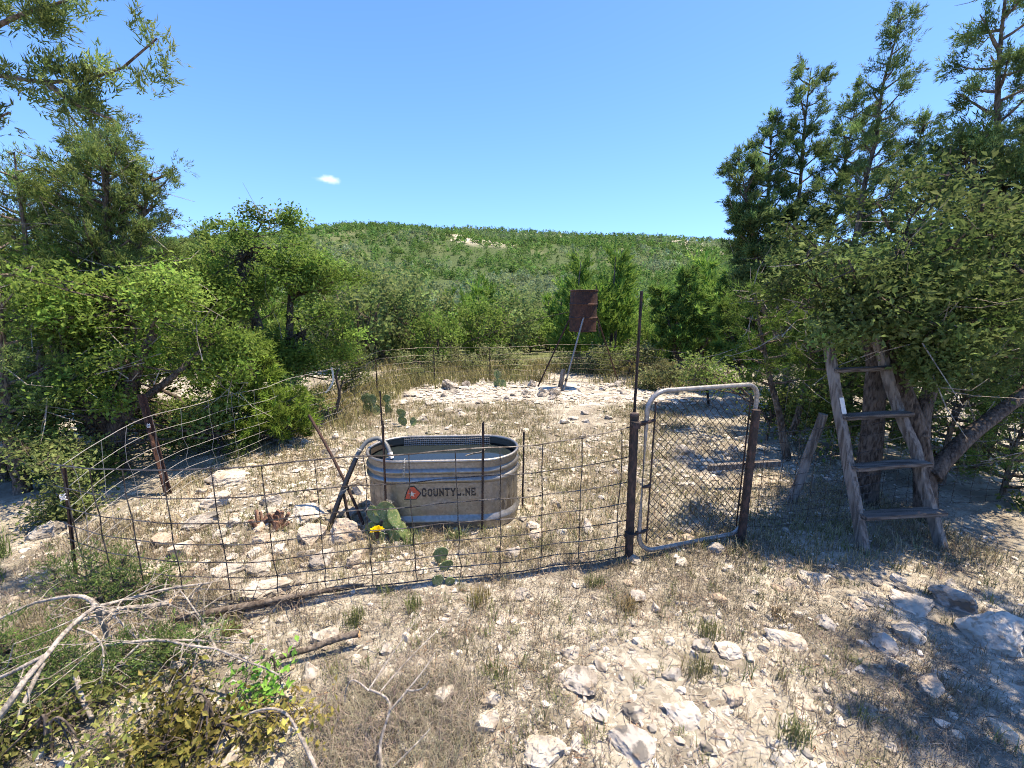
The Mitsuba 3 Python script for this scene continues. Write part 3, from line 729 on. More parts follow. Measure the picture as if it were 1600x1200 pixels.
juniper('juniper_tree', 'old grey-limbed juniper behind the bright scrub oak at left', [[(-6.0, 5.6, 0), (-5.9, 5.6, 2.9)], [(-6.9, 5.6, 0), (-6.9, 5.6, 3.2)], [(-5.2, 5.6, 0), (-5.0, 5.6, 2.0)]], col=(0.115, 0.160, 0.048), seed=28, n_branch=28, reach=0.75, low=0.15, spray=14, per=15, nl=0.11, nw=0.02, profile=0.5, bare=140)
oak('leafy_shrub', 'rounded pale green shrub at the left edge beyond the fence corner', [([(-3.95, 3.35, -0.03), (-3.93, 3.35, 0.3)], 0.02, 0.01)], [((-3.95, 3.35, 0.38), (0.33, 0.28, 0.36), 120)], seed=29, col=(0.135, 0.165, 0.060), leaf=0.034, per=28, cat='shrub')
oak('leafy_shrub', 'leafy brush under the scrub oak behind the side fence', [([(-3.6, 4.9, -0.03), (-3.6, 4.9, 0.3)], 0.02, 0.01)], [((-3.7, 4.95, 0.35), (0.6, 0.35, 0.30), 90), ((-5.0, 4.3, 0.35), (0.5, 0.4, 0.35), 80)], seed=30, col=(0.118, 0.165, 0.048), leaf=0.038, per=26, cat='shrub')
# understory
for k, (lobes, c, lb) in enumerate([
        ([((-4.9, 5.4, 0.45), (0.8, 0.4, 0.42), 130), ((-4.2, 5.6, 0.4), (0.5, 0.4, 0.35), 80)], (0.118, 0.165, 0.048), 'leafy undergrowth between the trunks of the scrub oak and the leafy oak'),
        ([((-3.55, 4.75, 0.45), (0.55, 0.3, 0.38), 100), ((-3.9, 5.3, 0.6), (0.5, 0.35, 0.5), 100), ((-4.9, 4.75, 0.6), (0.5, 0.3, 0.5), 90), ((-4.5, 3.85, 0.35), (0.45, 0.3, 0.3), 70), ((-5.7, 4.9, 0.9), (0.5, 0.3, 0.5), 90), ((-5.0, 5.2, 1.1), (0.7, 0.35, 0.55), 120), ((-4.7, 3.95, 0.8), (0.45, 0.3, 0.4), 80), ((-3.2, 5.9, 0.5), (0.4, 0.3, 0.4), 60)], (0.118, 0.165, 0.048), 'tangled brush just outside the side fence beneath the scrub oak'),
        ([((-6.2, 4.8, 0.5), (0.9, 0.5, 0.5), 120), ((-5.6, 4.3, 0.35), (0.5, 0.4, 0.35), 70)], (0.118, 0.165, 0.048), 'leafy undergrowth at the left edge behind the bare-limbed juniper'),
        ([((-5.0, 8.6, 0.6), (1.0, 0.5, 0.6), 120), ((-3.6, 8.3, 0.5), (0.7, 0.5, 0.5), 90)], (0.125, 0.155, 0.055), 'leafy brush outside the side fence behind the leafy oak'),
        ([((3.4, 5.3, 0.35), (0.5, 0.4, 0.32), 80), ((4.0, 6.0, 0.5), (0.7, 0.4, 0.45), 100), ((2.9, 5.6, 0.8), (0.5, 0.4, 0.45), 80), ((4.4, 5.4, 1.0), (0.8, 0.4, 0.6), 120)], (0.118, 0.165, 0.048), 'leafy brush behind the leaning juniper right of the gate'),
        ([((5.3, 4.4, 0.5), (0.7, 0.45, 0.5), 120), ((4.7, 3.3, 0.28), (0.35, 0.3, 0.25), 60), ((3.9, 4.6, 0.75), (0.7, 0.4, 0.5), 130), ((4.9, 4.3, 1.15), (0.7, 0.4, 0.4), 120)], (0.118, 0.165, 0.048), 'leafy undergrowth at the right edge behind the leaning oak stem'),
        ([((5.2, 7.2, 0.6), (1.0, 0.5, 0.6), 120), ((6.4, 6.6, 0.7), (0.8, 0.5, 0.7), 110)], (0.118, 0.165, 0.048), 'leafy brush filling the wood far behind the ladder')]):
    x, y = lobes[0][0][:2]
    oak('undergrowth', lb, [([(x, y, -0.03), (x + 0.03, y, 0.25)], 0.02, 0.01)], lobes, seed=150 + k, col=c, leaf=0.045, per=26, cat='shrub', twig=0.9, sigma=0.085)
# pale brush behind the back fence
for k, (x, y, s, lb) in enumerate([(-2.3, 10.2, 0.5, 'pale yellow-green brush behind the back fence, nearest the leafy oak'), (0.1, 10.6, 0.55, 'grey-twigged brush behind the back fence, left of the feeder'), (1.9, 10.6, 0.7, 'feathery pale green brush behind the feeder'), (2.9, 10.2, 0.6, 'pale green brush between the feeder and the tall steel rod'), (-0.9, 11.0, 0.6, 'pale brush in the middle of the back fence line'), (3.3, 8.6, 0.4, 'small pale brush at the rusty back post')]):
    oak('brush', lb, [([(x, y, gz(x, y) - 0.03), (x + 0.05, y, 0.3)], 0.02, 0.01)], [((x, y, gz(x, y) + s * 0.55), (s * 1.1, s * 0.7, s * 0.6), int(130 * s + 20))], seed=130 + k, col=(0.165, 0.185, 0.085), leaf=0.06, per=24, cat='shrub', twig=1.0, sigma=0.1)

# ---------------------------------------------------------------- stock tank
TC, TR = np.array([-0.60, 3.475]), math.radians(3.0)
HALF, RAD, TH = 0.335, 0.31, 0.61
tx, ty = np.array([math.cos(TR), math.sin(TR), 0]), np.array([-math.sin(TR), math.cos(TR), 0])
TZ = gz(-0.6, 3.3) + 0.005


def tank_pt(a, b, z):
    a, b, z = np.broadcast_arrays(np.asarray(a, float), np.asarray(b, float), np.asarray(z, float))
    return np.array([TC[0], TC[1], TZ]) + a[..., None] * tx + b[..., None] * ty + z[..., None] * np.array([0, 0, 1.0])


def stadium(n_arc=44, n_str=14):
    """Points round the oval (a, b), their outward normals, and 1 on the round ends."""
    out = []
    for k in range(n_str):
        out.append((HALF - 2 * HALF * k / n_str, RAD, 0, 1, 0, 0))
    for k in range(n_arc):
        t = math.pi / 2 + math.pi * k / n_arc
        out.append((-HALF + RAD * math.cos(t), RAD * math.sin(t), math.cos(t), math.sin(t), min(1, 4 * k / n_arc, 4 * (1 - k / n_arc)), k * math.pi / n_arc))
    for k in range(n_str):
        out.append((-HALF + 2 * HALF * k / n_str, -RAD, 0, -1, 0, 0))
    for k in range(n_arc):
        t = -math.pi / 2 + math.pi * k / n_arc
        out.append((HALF + RAD * math.cos(t), RAD * math.sin(t), math.cos(t), math.sin(t), min(1, 4 * k / n_arc, 4 * (1 - k / n_arc)), k * math.pi / n_arc))
    return np.array(out)


def tank_shell(profile, n_arc=88, ribs=0.0, rib_lo=0, rib_hi=0, flip=False):
    S = stadium(n_arc)
    prof = np.array(profile)
    rows = []
    for o, z in prof:
        on = 1.0 if rib_lo < z < rib_hi else 0.0
        rr = o + ribs * on * S[:, 4] * np.cos(S[:, 5] * 26)
        dent = np.clip(meshkit.fbm(np.column_stack([S[:, 0] * 5, S[:, 1] * 5, np.full(len(S), z * 6)]), 2, 41) - 0.50, 0, 1) * 0.022 * min(1, max(0, (0.59 - z) * 20))
        rr = rr - dent
        rows.append(tank_pt(S[:, 0] + S[:, 2] * rr, S[:, 1] + S[:, 3] * rr, z))
    v = np.array(rows)
    K, N = v.shape[:2]
    i, j = np.meshgrid(np.arange(K - 1), np.arange(N), indexing='ij')
    i, j = i.ravel(), j.ravel()
    q = np.stack([i * N + j, i * N + (j + 1) % N, (i + 1) * N + (j + 1) % N, (i + 1) * N + j], 1)
    f = np.vstack([q[:, [0, 1, 2]], q[:, [0, 2, 3]]])
    return v.reshape(-1, 3), f[:, ::-1] if flip else f


tank = thing('stock_tank', 'oval galvanized steel stock tank with a red emblem and black lettering, full of water', 'water tank')
bead = lambda z0, hgt, out, n=9: [(out * math.sin(math.pi * k / (n - 1)), z0 + hgt * k / (n - 1)) for k in range(n)]
outer = [(0.012, 0.0), (0.014, 0.055), (0.024, 0.075), (0.026, 0.085), (0.016, 0.105), (0.0, 0.125)] + [(0, z) for z in np.linspace(0.13, 0.40, 12)] + bead(0.41, 0.055, 0.020) + [(0, 0.475)] + bead(0.485, 0.055, 0.020) + [(0, 0.55), (0, 0.575), (0, 0.60)]
put(tank + '__wall', MB().add(*tank_shell(outer, ribs=0.0045, rib_lo=0.14, rib_hi=0.39)).ply('mat_zinc', smooth=40))
put(tank + '__inner_wall', MB().add(*tank_shell([(-0.004, 0.02), (-0.004, 0.3), (-0.004, 0.40)] + [(o - 0.004, z) for o, z in bead(0.41, 0.055, 0.020)] + [(o - 0.004, z) for o, z in bead(0.485, 0.055, 0.020)] + [(-0.004, 0.60)], flip=True)).ply('mat_tank_inside', smooth=40))
S = stadium(40)
fl = tank_pt(S[:, 0], S[:, 1], 0.02)
put(tank + '__floor', MB().add(np.vstack([fl, tank_pt(0, 0, 0.02)[None]]), np.array([[k, (k + 1) % len(fl), len(fl)] for k in range(len(fl))])).ply('mat_zinc'))
ring = tank_pt(S[:, 0] + S[:, 2] * 0.004, S[:, 1] + S[:, 3] * 0.004, 0.604)
v, f = tube(np.vstack([ring, ring[:2]]), 0.0135, 10, caps=False)
put(tank + '__rim', MB().add(v, f).ply('mat_zinc', smooth=60))
wv = tank_pt(S[:, 0] - S[:, 2] * 0.006, S[:, 1] - S[:, 3] * 0.006, 0.525)
single('water', MB().add(np.vstack([wv, tank_pt(0, 0, 0.525)[None]]), np.array([[k, (k + 1) % len(wv), len(wv)] for k in range(len(wv))])).ply('mat_water'), 'still dark blue water standing in the oval stock tank', 'water', kind='structure')

# wire mesh strip hung inside the back of the tank
wm = MB()
for a in np.arange(-0.40, 0.405, 0.019):
    wm.add(*tube(tank_pt(np.array([a, a]), np.array([RAD - 0.022, RAD - 0.036]), np.array([0.608, 0.46])), 0.0014, 4, caps=False))
for z in np.arange(0.478, 0.607, 0.019):
    b = RAD - 0.022 - (0.608 - z) * 0.0946
    wm.add(*tube(tank_pt(np.array([-0.40, 0.0, 0.40]), np.array([b, b, b]), np.array([z, z, z])), 0.0014, 4, caps=False))
single('wire_mesh', wm.ply('mat_wire_bright'), 'small-gauge wire mesh strip hung inside the back rim of the tank', 'wire mesh')
# a stick floating in the tank
single('floating_stick', MB().add(*tube(tank_pt(np.array([0.19, 0.25, 0.31, 0.36]), np.array([0.0, 0.05, 0.07, 0.12]), np.array([0.527, 0.529, 0.531, 0.533])), 0.004, 5)).ply('mat_bark_dead'), 'pale twig floating on the water of the stock tank', 'stick')

# lettering and emblem, printed on the flat front
def stroke(pts, w=0.25):
    return LineString(pts).buffer(w / 2, cap_style='square', join_style='mitre')


def serif(x0, x1, y):
    return sbox(x0, y - 0.07, x1, y + 0.07)


GLYPH = {
    'C': [[(0.95, 0.70), (0.95, 0.82), (0.78, 1), (0.30, 1), (0.12, 0.82), (0.12, 0.18), (0.30, 0), (0.78, 0), (0.95, 0.18), (0.95, 0.30)]],
    'O': [[(0.30, 0), (0.80, 0), (0.96, 0.18), (0.96, 0.82), (0.80, 1), (0.30, 1), (0.12, 0.82), (0.12, 0.18), (0.30, 0), (0.35, 0)]],
    'U': [[(0.12, 1), (0.12, 0.18), (0.30, 0), (0.78, 0), (0.95, 0.18), (0.95, 1)]],
    'N': [[(0.12, 0), (0.12, 1)], [(0.12, 0.95), (0.95, 0.05)], [(0.95, 0), (0.95, 1)]],
    'T': [[(0.05, 1), (1.0, 1)], [(0.52, 0), (0.52, 1)]],
    'Y': [[(0.08, 1), (0.54, 0.5), (1.0, 1)], [(0.54, 0.5), (0.54, 0)]],
    'L': [[(0.14, 1), (0.14, 0), (0.95, 0), (0.95, 0.2)]],
    'i': [[(0.20, 0.02), (0.34, 0.02)]],                       # worn away but for its foot
    'E': [[(0.95, 0.80), (0.95, 1), (0.14, 1), (0.14, 0), (0.95, 0), (0.95, 0.2)], [(0.14, 0.5), (0.7, 0.5)]]}
SER = {'U': [(-0.1, 0.34, 1.05), (0.73, 1.17, 1.05)], 'N': [(-0.1, 0.34, -0.05), (0.73, 1.17, 1.05)], 'T': [(0.28, 0.76, -0.05)], 'Y': [(0.3, 0.78, -0.05), (-0.1, 0.3, 1.05), (0.78, 1.18, 1.05)], 'L': [(-0.06, 0.4, 1.05)]}


def flat_print(shape, z0, bsdf, depth=0.0015):
    m = MB()
    for g in getattr(shape, 'geoms', [shape]):
        e = trimesh.creation.extrude_polygon(g, depth, engine='earcut')
        v = e.vertices
        m.add(tank_pt(v[:, 0], -RAD - 0.0004 - v[:, 2] - z0, v[:, 1]), e.faces)
    return m.ply(bsdf)


x, word = 0.0, []
for k, ch in enumerate('COUNTYLiNE'):
    s = unary_union([stroke(p) for p in GLYPH[ch]] + [serif(*a) for a in SER.get(ch, [])])
    big = 1.12 if k == 0 else 1.0
    word.append(affinity.translate(affinity.scale(s, 1, big, origin=(0, 0)), x, 0))
    x += 1.40 if ch != 'i' else 0.78
LH = 0.054
word = affinity.translate(affinity.scale(unary_union(word), 0.0335, LH, origin=(0, 0)), -0.152, 0.305)
put(tank + '__lettering', flat_print(word, 0.0, 'mat_print_black'), label='black slab lettering on the tank front reading COUNTYLINE with the I worn away')
tri = Polygon([(-0.5, -0.42), (0.28, -0.42), (0.58, -0.02), (0.16, 0.5), (-0.14, 0.5), (-0.34, 0.1)])
star = Polygon([(0.27 * (1 if k % 2 == 0 else 0.42) * math.sin(k * math.pi / 5), 0.27 * (1 if k % 2 == 0 else 0.42) * math.cos(k * math.pi / 5)) for k in range(10)])
place_e = lambda s: affinity.translate(affinity.scale(s, 0.112, 0.112, origin=(0, 0)), -0.232, 0.330)
put(tank + '__emblem', flat_print(place_e(tri.buffer(0.075, join_style='mitre')), 0.0, 'mat_print_black'))
put(tank + '__emblem__red_field', flat_print(place_e(tri), 0.0016, 'mat_print_red'))
put(tank + '__emblem__star', flat_print(place_e(affinity.translate(star, 0.0, -0.05)), 0.0032, 'mat_print_pale'))
# float-valve chain hooked over the front rim
cl = MB()
for k in range(6):
    c = tank_pt(-0.275 - 0.003 * (k % 2) - 0.002 * k, -RAD - 0.026, 0.60 - 0.022 * k)
    t = np.linspace(0, 2 * math.pi, 9)
    e = tx if k % 2 else ty
    cl.add(*tube(np.array([c + e * 0.007 * math.cos(a) + np.array([0, 0, 0.013 * math.sin(a)]) for a in t]), 0.0022, 5, caps=False))
cl.add(*tube(curve([tank_pt(-0.275, -RAD - 0.026, 0.61), tank_pt(-0.275, -RAD - 0.012, 0.630), tank_pt(-0.275, -RAD + 0.02, 0.622), tank_pt(-0.275, -RAD + 0.02, 0.585)], 9), 0.003, 6))
single('chain', cl.ply('mat_wire_bright'), 'short bright chain hooked over the front rim of the tank', 'chain')

# fill pipe and hose
g0 = gz(-1.53, 3.18)
key = thing('fill_pipe', 'slanted black water pipe with a grey hose bent over the left rim of the tank', 'pipe')
pp = np.array([[-1.545, 3.17, g0 - 0.03], [-1.46, 3.25, 0.20], [-1.335, 3.37, 0.53]])
put(key + '__pipe', MB().add(*tube(curve(pp, 8), 0.021, 10)).ply('mat_black_pipe', smooth=50))
put(key + '__brace', MB().add(*tube([[-1.40, 3.28, gz(-1.4, 3.28) - 0.02], [-1.43, 3.285, 0.24]], 0.012, 8)).ply('mat_rust_dark', smooth=50))
hp = curve([(-1.345, 3.36, 0.51), (-1.30, 3.41, 0.60), (-1.25, 3.45, 0.655), (-1.18, 3.47, 0.672), (-1.11, 3.455, 0.640), (-1.065, 3.42, 0.58), (-1.05, 3.40, 0.545)], 22)
put(key + '__hose', MB().add(*tube(hp, 0.019, 10)).ply('mat_hose', smooth=50))
put(key + '__nozzle', MB().add(*tube([hp[-2], hp[-1] + [0.012, -0.004, -0.03]], [0.023, 0.02], 10)).ply('mat_white', smooth=50), label='pale fitting at the end of the hose')
for c in (np.array([-1.335, 3.37, 0.535]), np.array([-1.312, 3.395, 0.595])):
    t = np.linspace(0, 2 * math.pi, 13)
    d = unit(hp[2] - hp[0]); s = unit(np.cross(d, [0, 0, 1.0])); u = np.cross(s, d)
    put(key + '__clamp', MB().add(*tube(np.array([c + 0.023 * (s * math.cos(a) + u * math.sin(a)) for a in t]), 0.005, 6, caps=False)).ply('mat_wire_bright', smooth=60))
wr = MB()
t = np.linspace(0, 5 * 2 * math.pi, 60)
c0 = pp[1] + np.array([0.02, 0.02, 0.07])
for k in range(1):
    q = np.stack([c0[0] + 0.028 * np.cos(t) + 0.004 * t / 6, c0[1] + 0.028 * np.sin(t), c0[2] + 0.04 * (t / t[-1] - 0.5) + 0.01 * np.cos(t)], 1)
    wr.add(*tube(q, 0.004, 5))
put(key + '__wire_tie', wr.ply('mat_hose', smooth=60))
single('steel_rod', MB().add(*tube(curve([(-1.235, 3.22, gz(-1.23, 3.22) - 0.06), (-1.45, 3.36, 0.33), (-1.82, 3.6, 0.845)], 6), 0.0125, 8)).ply('mat_rust', smooth=50), 'rusty steel rod leaning left across the fill pipe', 'rod')

# ---------------------------------------------------------------- stakes and posts
def t_post(foot, top, w=0.030, mat='mat_rust_dark', studs=True, sink=0.15):
    """A steel T-post: face plate, stem, and studs up the face."""
    foot, top = np.asarray(foot, float), np.asarray(top, float)
    d = unit(top - foot); foot = foot - d * sink
    L = np.linalg.norm(top - foot)
    s = unit(np.cross(d, [0.0, 1.0, 0.15])); n = np.cross(d, s)
    m = MB()
    th = w * 0.16
    for (a0, a1, b0, b1) in ((-w / 2, w / 2, -th / 2, th / 2), (-th / 2, th / 2, th / 2 + 0.0003, w * 0.8)):
        v = np.array([foot + s * a + n * b + d * c for a in (a0, a1) for b in (b0, b1) for c in (0, L)])
        m.add(v, np.array([[0, 1, 3], [0, 3, 2], [4, 6, 7], [4, 7, 5], [0, 4, 5], [0, 5, 1], [2, 3, 7], [2, 7, 6], [0, 2, 6], [0, 6, 4], [1, 5, 7], [1, 7, 3]]))
    if studs:
        for k in np.arange(sink + 0.05, L - 0.02, 0.055):
            b = trimesh.creation.box([w * 0.42, w * 0.22, 0.016])
            v = foot + d * k + b.vertices[:, :1] * s + (b.vertices[:, 1:2] - th / 2 - w * 0.10) * n + b.vertices[:, 2:] * d
            m.add(v, b.faces)
    return m.ply(mat)


def on(x, y, z=0.0):
    return (x, y, gz(x, y) + z)


for (fx, fy), tp, w, lb in (((-1.01, 3.06), (-0.995, 3.08, 0.95), 0.018, 'thin dark steel stake at the front left of the tank'),
                            ((-0.245, 3.12), (-0.225, 3.12, 0.915), 0.018, 'thin dark steel stake at the front right of the tank'),
                            ((-1.30, 4.0), (-1.30, 4.0, 0.98), 0.016, 'thin dark steel stake behind the left end of the tank'),
                            ((0.095, 3.50), (0.105, 3.5, 0.72), 0.016, 'thin dark steel stake touching the right end of the tank'),
                            ((-0.28, 3.90), (-0.28, 3.90, 0.70), 0.016, 'short dark stake just showing over the back rim of the tank')):
    single('steel_stake', t_post(on(fx, fy), tp, w, studs=False), lb, 'stake')

key = thing('gate_post', 'dark rusty pipe post on the left of the gate, with the hinges', 'post')
put(key + '__pipe', MB().add(*tube([on(0.865, 2.76, -0.15), (0.845, 2.77, 1.075)], 0.030, 12)).ply('mat_rust_dark', smooth=50))
put(key + '__cap', MB().add(*tube([(0.845, 2.77, 1.076), (0.845, 2.77, 1.09)], [0.033, 0.028], 12)).ply('mat_rust_dark', smooth=50))
key = thing('gate_post', 'rusty pipe post on the right of the gate, at the wire panel', 'post')
put(key + '__pipe', MB().add(*tube([on(1.800, 2.965, -0.15), (1.806, 2.978, 1.06)], 0.030, 12)).ply('mat_rust_dark', smooth=50))
single('tall_post', t_post(on(0.87, 2.86), (0.885, 2.91, 1.915), 0.020), 'tall thin steel post standing behind the left gate post', 'post')
single('fence_post', t_post(on(-3.31, 3.73), (-3.48, 3.82, 0.99), 0.060, mat='mat_rust'), 'maroon rusty studded post leaning left in the side fence', 'post')
single('fence_post', t_post(on(3.58, 7.35), (3.43, 7.38, 0.86), 0.045, mat='mat_rust_dark'), 'dark rusty post leaning left in the back fence beyond the gate', 'post')
single('fence_post', t_post(on(-3.01, 2.56), (-2.925, 2.56, 0.78), 0.020, studs=False), 'thin dark rod post at the left corner of the front fence', 'post')
for (x, y, h, lb) in ((-2.75, 8.3, 0.75, 'thin dark post of the back fence nearest the leafy oak'), (-1.75, 9.25, 0.78, 'thin dark post of the back fence behind the grey boulder'), (-0.50, 9.3, 0.8, 'thin dark post in the middle of the back fence')):
    single('fence_post', t_post(on(x, y), on(x, y + 0.02, h), 0.024, studs=False), lb, 'post')
key = thing('branch_post', 'crooked dark branch used as a post in the side fence', 'post')
put(key + '__stick', MB().add(*tube(curve([on(-2.70, 6.15, -0.1), (-2.68, 6.15, 0.22), (-2.60, 6.14, 0.5), (-2.64, 6.14, 0.74), (-2.60, 6.14, 0.84)], 10), np.linspace(0.032, 0.016, 10), 7)).ply('mat_bark_oak', smooth=60))
put(key + '__stub', MB().add(*tube([(-2.60, 6.14, 0.52), (-2.53, 6.13, 0.68)], [0.013, 0.008], 6)).ply('mat_bark_oak', smooth=60))
tp = curve([(-2.68, 6.10, 0.88), (-2.66, 6.09, 0.72), (-2.72, 6.09, 0.58), (-2.80, 6.09, 0.50)], 8)
single('marker_ribbon', MB().add(*beam(tp, 0.028, 0.003, up=(0, 1, 0.2), rnd=0.0005)).ply('mat_white'), 'white ribbon hanging beside the crooked branch post', 'ribbon')

# ---------------------------------------------------------------- wire fences
def wire_fence(name, label, pts, z_list, stay_gap, wr=0.0033, sr=0.0030, n=40, seed=1, sag=0.01, bend=0.012, z_top=None, broken=0, mat='mat_wire'):
    """Field fence along pts (x, y, lift): horizontal wires and upright stays, each a part."""
    r = rg(seed)
    key = thing(name, label, 'fence')
    p = curve([(x, y, l) for x, y, l in pts], n)
    base = height(p[:, 0], p[:, 1])
    s = np.concatenate([[0], np.cumsum(np.linalg.norm(np.diff(p[:, :2], axis=0), axis=1))])
    top = z_list[-1]
    norm = unit(np.column_stack([-np.gradient(p[:, 1]), np.gradient(p[:, 0]), np.zeros(n)]))

    def at(t, z):
        x, y, l = (np.interp(t, s, p[:, k]) for k in range(3))
        b = np.interp(t, s, base)
        nx, ny = np.interp(t, s, norm[:, 0]), np.interp(t, s, norm[:, 1])
        k = z / top
        q = np.array([t * 1.7 + seed, z * 2.0, seed])
        w = (meshkit.noise(q, seed) - 0.5) * bend * 2
        zz = b * (1 - 0.6 * k) + z * (1 + l * k) + (meshkit.noise(np.array([t * 2.1, z * 1.5, seed + 4.0]), 3) - 0.5) * sag * 2
        return np.array([x + nx * w, y + ny * w, zz])
    for z in z_list:
        q = np.array([at(t, z) for t in np.linspace(0, s[-1], n)])
        put(key + '__wire', MB().add(*tube(q, wr * (1.25 if z in (z_list[0], z_list[-1]) else 1), 4, caps=False)).ply(mat, smooth=80))
    for t in np.arange(stay_gap * 0.5, s[-1], stay_gap):
        dt = r.normal() * 0.006
        q = np.array([at(t + dt + r.normal() * bend * 0.55, z) for z in z_list])
        put(key + '__stay', MB().add(*tube(q, sr, 4, caps=False)).ply(mat, smooth=80))
    return key, at


FZ = [0.02, 0.10, 0.185, 0.285, 0.40, 0.53, 0.675, 0.835]
fk, fat = wire_fence('wire_fence', 'wide-mesh wire fence in front of the tank, from the corner rod to the gate', [(-3.0, 2.55, -0.03), (-1.87, 2.28, 0.07), (-0.9, 2.42, 0.10), (0.0, 2.60, 0.10), (0.83, 2.76, 0.20)], FZ, 0.285, seed=4, n=48, bend=0.009, sag=0.008, wr=0.0040, sr=0.0038)
wire_fence('wire_fence', 'sagging wire fence running back along the left side of the enclosure', [(-3.0, 2.56, -0.06), (-3.2, 3.73, 0.0), (-3.0, 5.0, 0.0), (-2.62, 6.15, 0.02)], FZ, 0.30, seed=6, n=40, bend=0.03, sag=0.03, mat='mat_wire_pale', wr=0.0023, sr=0.0017)
wire_fence('wire_fence', 'low wire fence along the back of the clearing in front of the thicket', [(-2.62, 6.17, 0.02), (-2.75, 8.3, 0), (-1.75, 9.25, 0), (-0.5, 9.3, 0), (1.4, 9.6, 0.02), (2.9, 8.9, 0.02), (3.5, 7.4, 0.02), (3.6, 5.6, 0.0), (3.1, 4.2, 0.0)], [0.05, 0.16, 0.28, 0.40, 0.53, 0.67, 0.83], 0.32, wr=0.0032, sr=0.0024, seed=8, n=80, bend=0.03, sag=0.03, mat='mat_wire')
wire_fence('wire_fence', 'close-mesh wire panel between the right gate post and the ladder', [(1.92, 3.10, -0.06), (2.8, 3.25, -0.05), (3.6, 3.45, -0.05), (4.6, 3.5, 0)], [0.04, 0.10, 0.16, 0.23, 0.31, 0.40, 0.50, 0.64, 0.80, 0.90], 0.155, wr=0.0026, sr=0.0022, seed=9, n=30, bend=0.01, sag=0.008)
# knots of white cord where wires meet the corner rod and the left post
for c, lb in (((-2.945, 2.53, 0.585), 'white cord knot tying the fence wire to the corner rod'), ((-3.42, 3.76, 0.70), 'white cord knot high on the maroon post')):
    r = rg(int(abs(c[2]) * 100))
    t = np.linspace(0, 9, 26)
    q = np.array(c) + np.stack([0.013 * np.cos(2.1 * t) + 0.006 * r.normal(size=26), 0.013 * np.sin(2.1 * t), 0.014 * np.sin(1.3 * t) + 0.006 * r.normal(size=26)], 1)
    single('cord_knot', MB().add(*tube(q, 0.0035, 5)).ply('mat_white', smooth=70), lb, 'cord')

# ---------------------------------------------------------------- gate
gate = thing('gate', 'small chain-link walk gate with a bent grey pipe frame', 'gate')
GL, GR = np.array([0.925, 2.755]), np.array([1.83, 3.03])
ge = unit(np.append(GR - GL, 0)); gw = np.linalg.norm(GR - GL)
gp = lambda a, z, o=0.0: np.array([GL[0], GL[1], 0]) + ge * a + np.array([ge[1], -ge[0], 0]) * o + np.array([0, 0, z])
zb, zt, cr = 0.035, 1.245, 0.14
loop = []
for cx, cz, a0 in ((gw - 0.10, zt - 0.10, 90), (gw - 0.10, zb + 0.10, 0), (cr, zb + cr, -90), (cr, zt - cr, -180)):
    rad = 0.10 if cx > 0.5 else cr
    for k in range(7):
        a = math.radians(a0 - 15 * k)
        loop.append(gp(cx + rad * math.cos(a), cz + rad * math.sin(a)))
loop = np.array(loop)
v, f = tube(np.vstack([loop, loop[:2]]), 0.0172, 12, caps=False)
put(gate + '__frame', MB().add(v, f).ply('mat_pipe', smooth=50))
for a in (0.065, gw - 0.055):
    put(gate + '__tension_bar', MB().add(*tube([gp(a, 0.10), gp(a, 1.17)], 0.006, 6)).ply('mat_rust_dark', smooth=60))
for a0, a1, z in ((-0.045, 0.07, 1.03), (0.0, 0.07, 0.55), (-0.03, 0.07, 0.20)):
    put(gate + '__clamp', MB().add(*tube([gp(a0, z), gp((a0 + a1) / 2, z + 0.008, 0.012), gp(a1, z + 0.012)], [0.011, 0.014, 0.008], 8)).ply('mat_rust_dark', smooth=60))
for z in (0.28, 0.62, 0.98):
    put(gate + '__clamp', MB().add(*tube([gp(gw - 0.06, z), gp(gw + 0.01, z)], [0.008, 0.010], 8)).ply('mat_rust_dark', smooth=60))
for z in (1.02, 0.19):
    put(gate + '__hinge', MB().add(*tube([gp(-0.085, z - 0.02), gp(-0.08, z + 0.02)], [0.034, 0.034], 10)).add(*tube([gp(-0.12, z), gp(0.01, z)], [0.012, 0.012], 6)).ply('mat_rust_dark', smooth=50))
for a in (0.55, 0.85):
    put(gate + '__top_tie', MB().add(*tube([gp(a, zt - 0.025), gp(a + 0.01, zt - 0.075)], 0.002, 4)).ply('mat_wire'))
cm = MB()
W0, W1, Z0, Z1, dd = 0.068, gw - 0.058, 0.105, 1.16, 0.062
for sgn in (1, -1):
    for k in range(-40, 60):
        pts = []
        for z in np.arange(Z0, Z1 + 1e-6, dd):
            j = int(round((z - Z0) / dd))
            a = W0 + (k + sgn * j) * dd
            if W0 - 1e-6 <= a <= W1 + 1e-6:
                pts.append(gp(a, z + 0.010 * math.sin(a * 5), 0.004 * sgn * (1 if j % 2 else -1)))
        if len(pts) > 1:
            cm.add(*tube(np.array(pts), 0.0026, 4, caps=False))
put(gate + '__chain_link', cm.ply('mat_wire', smooth=80), kind='stuff')

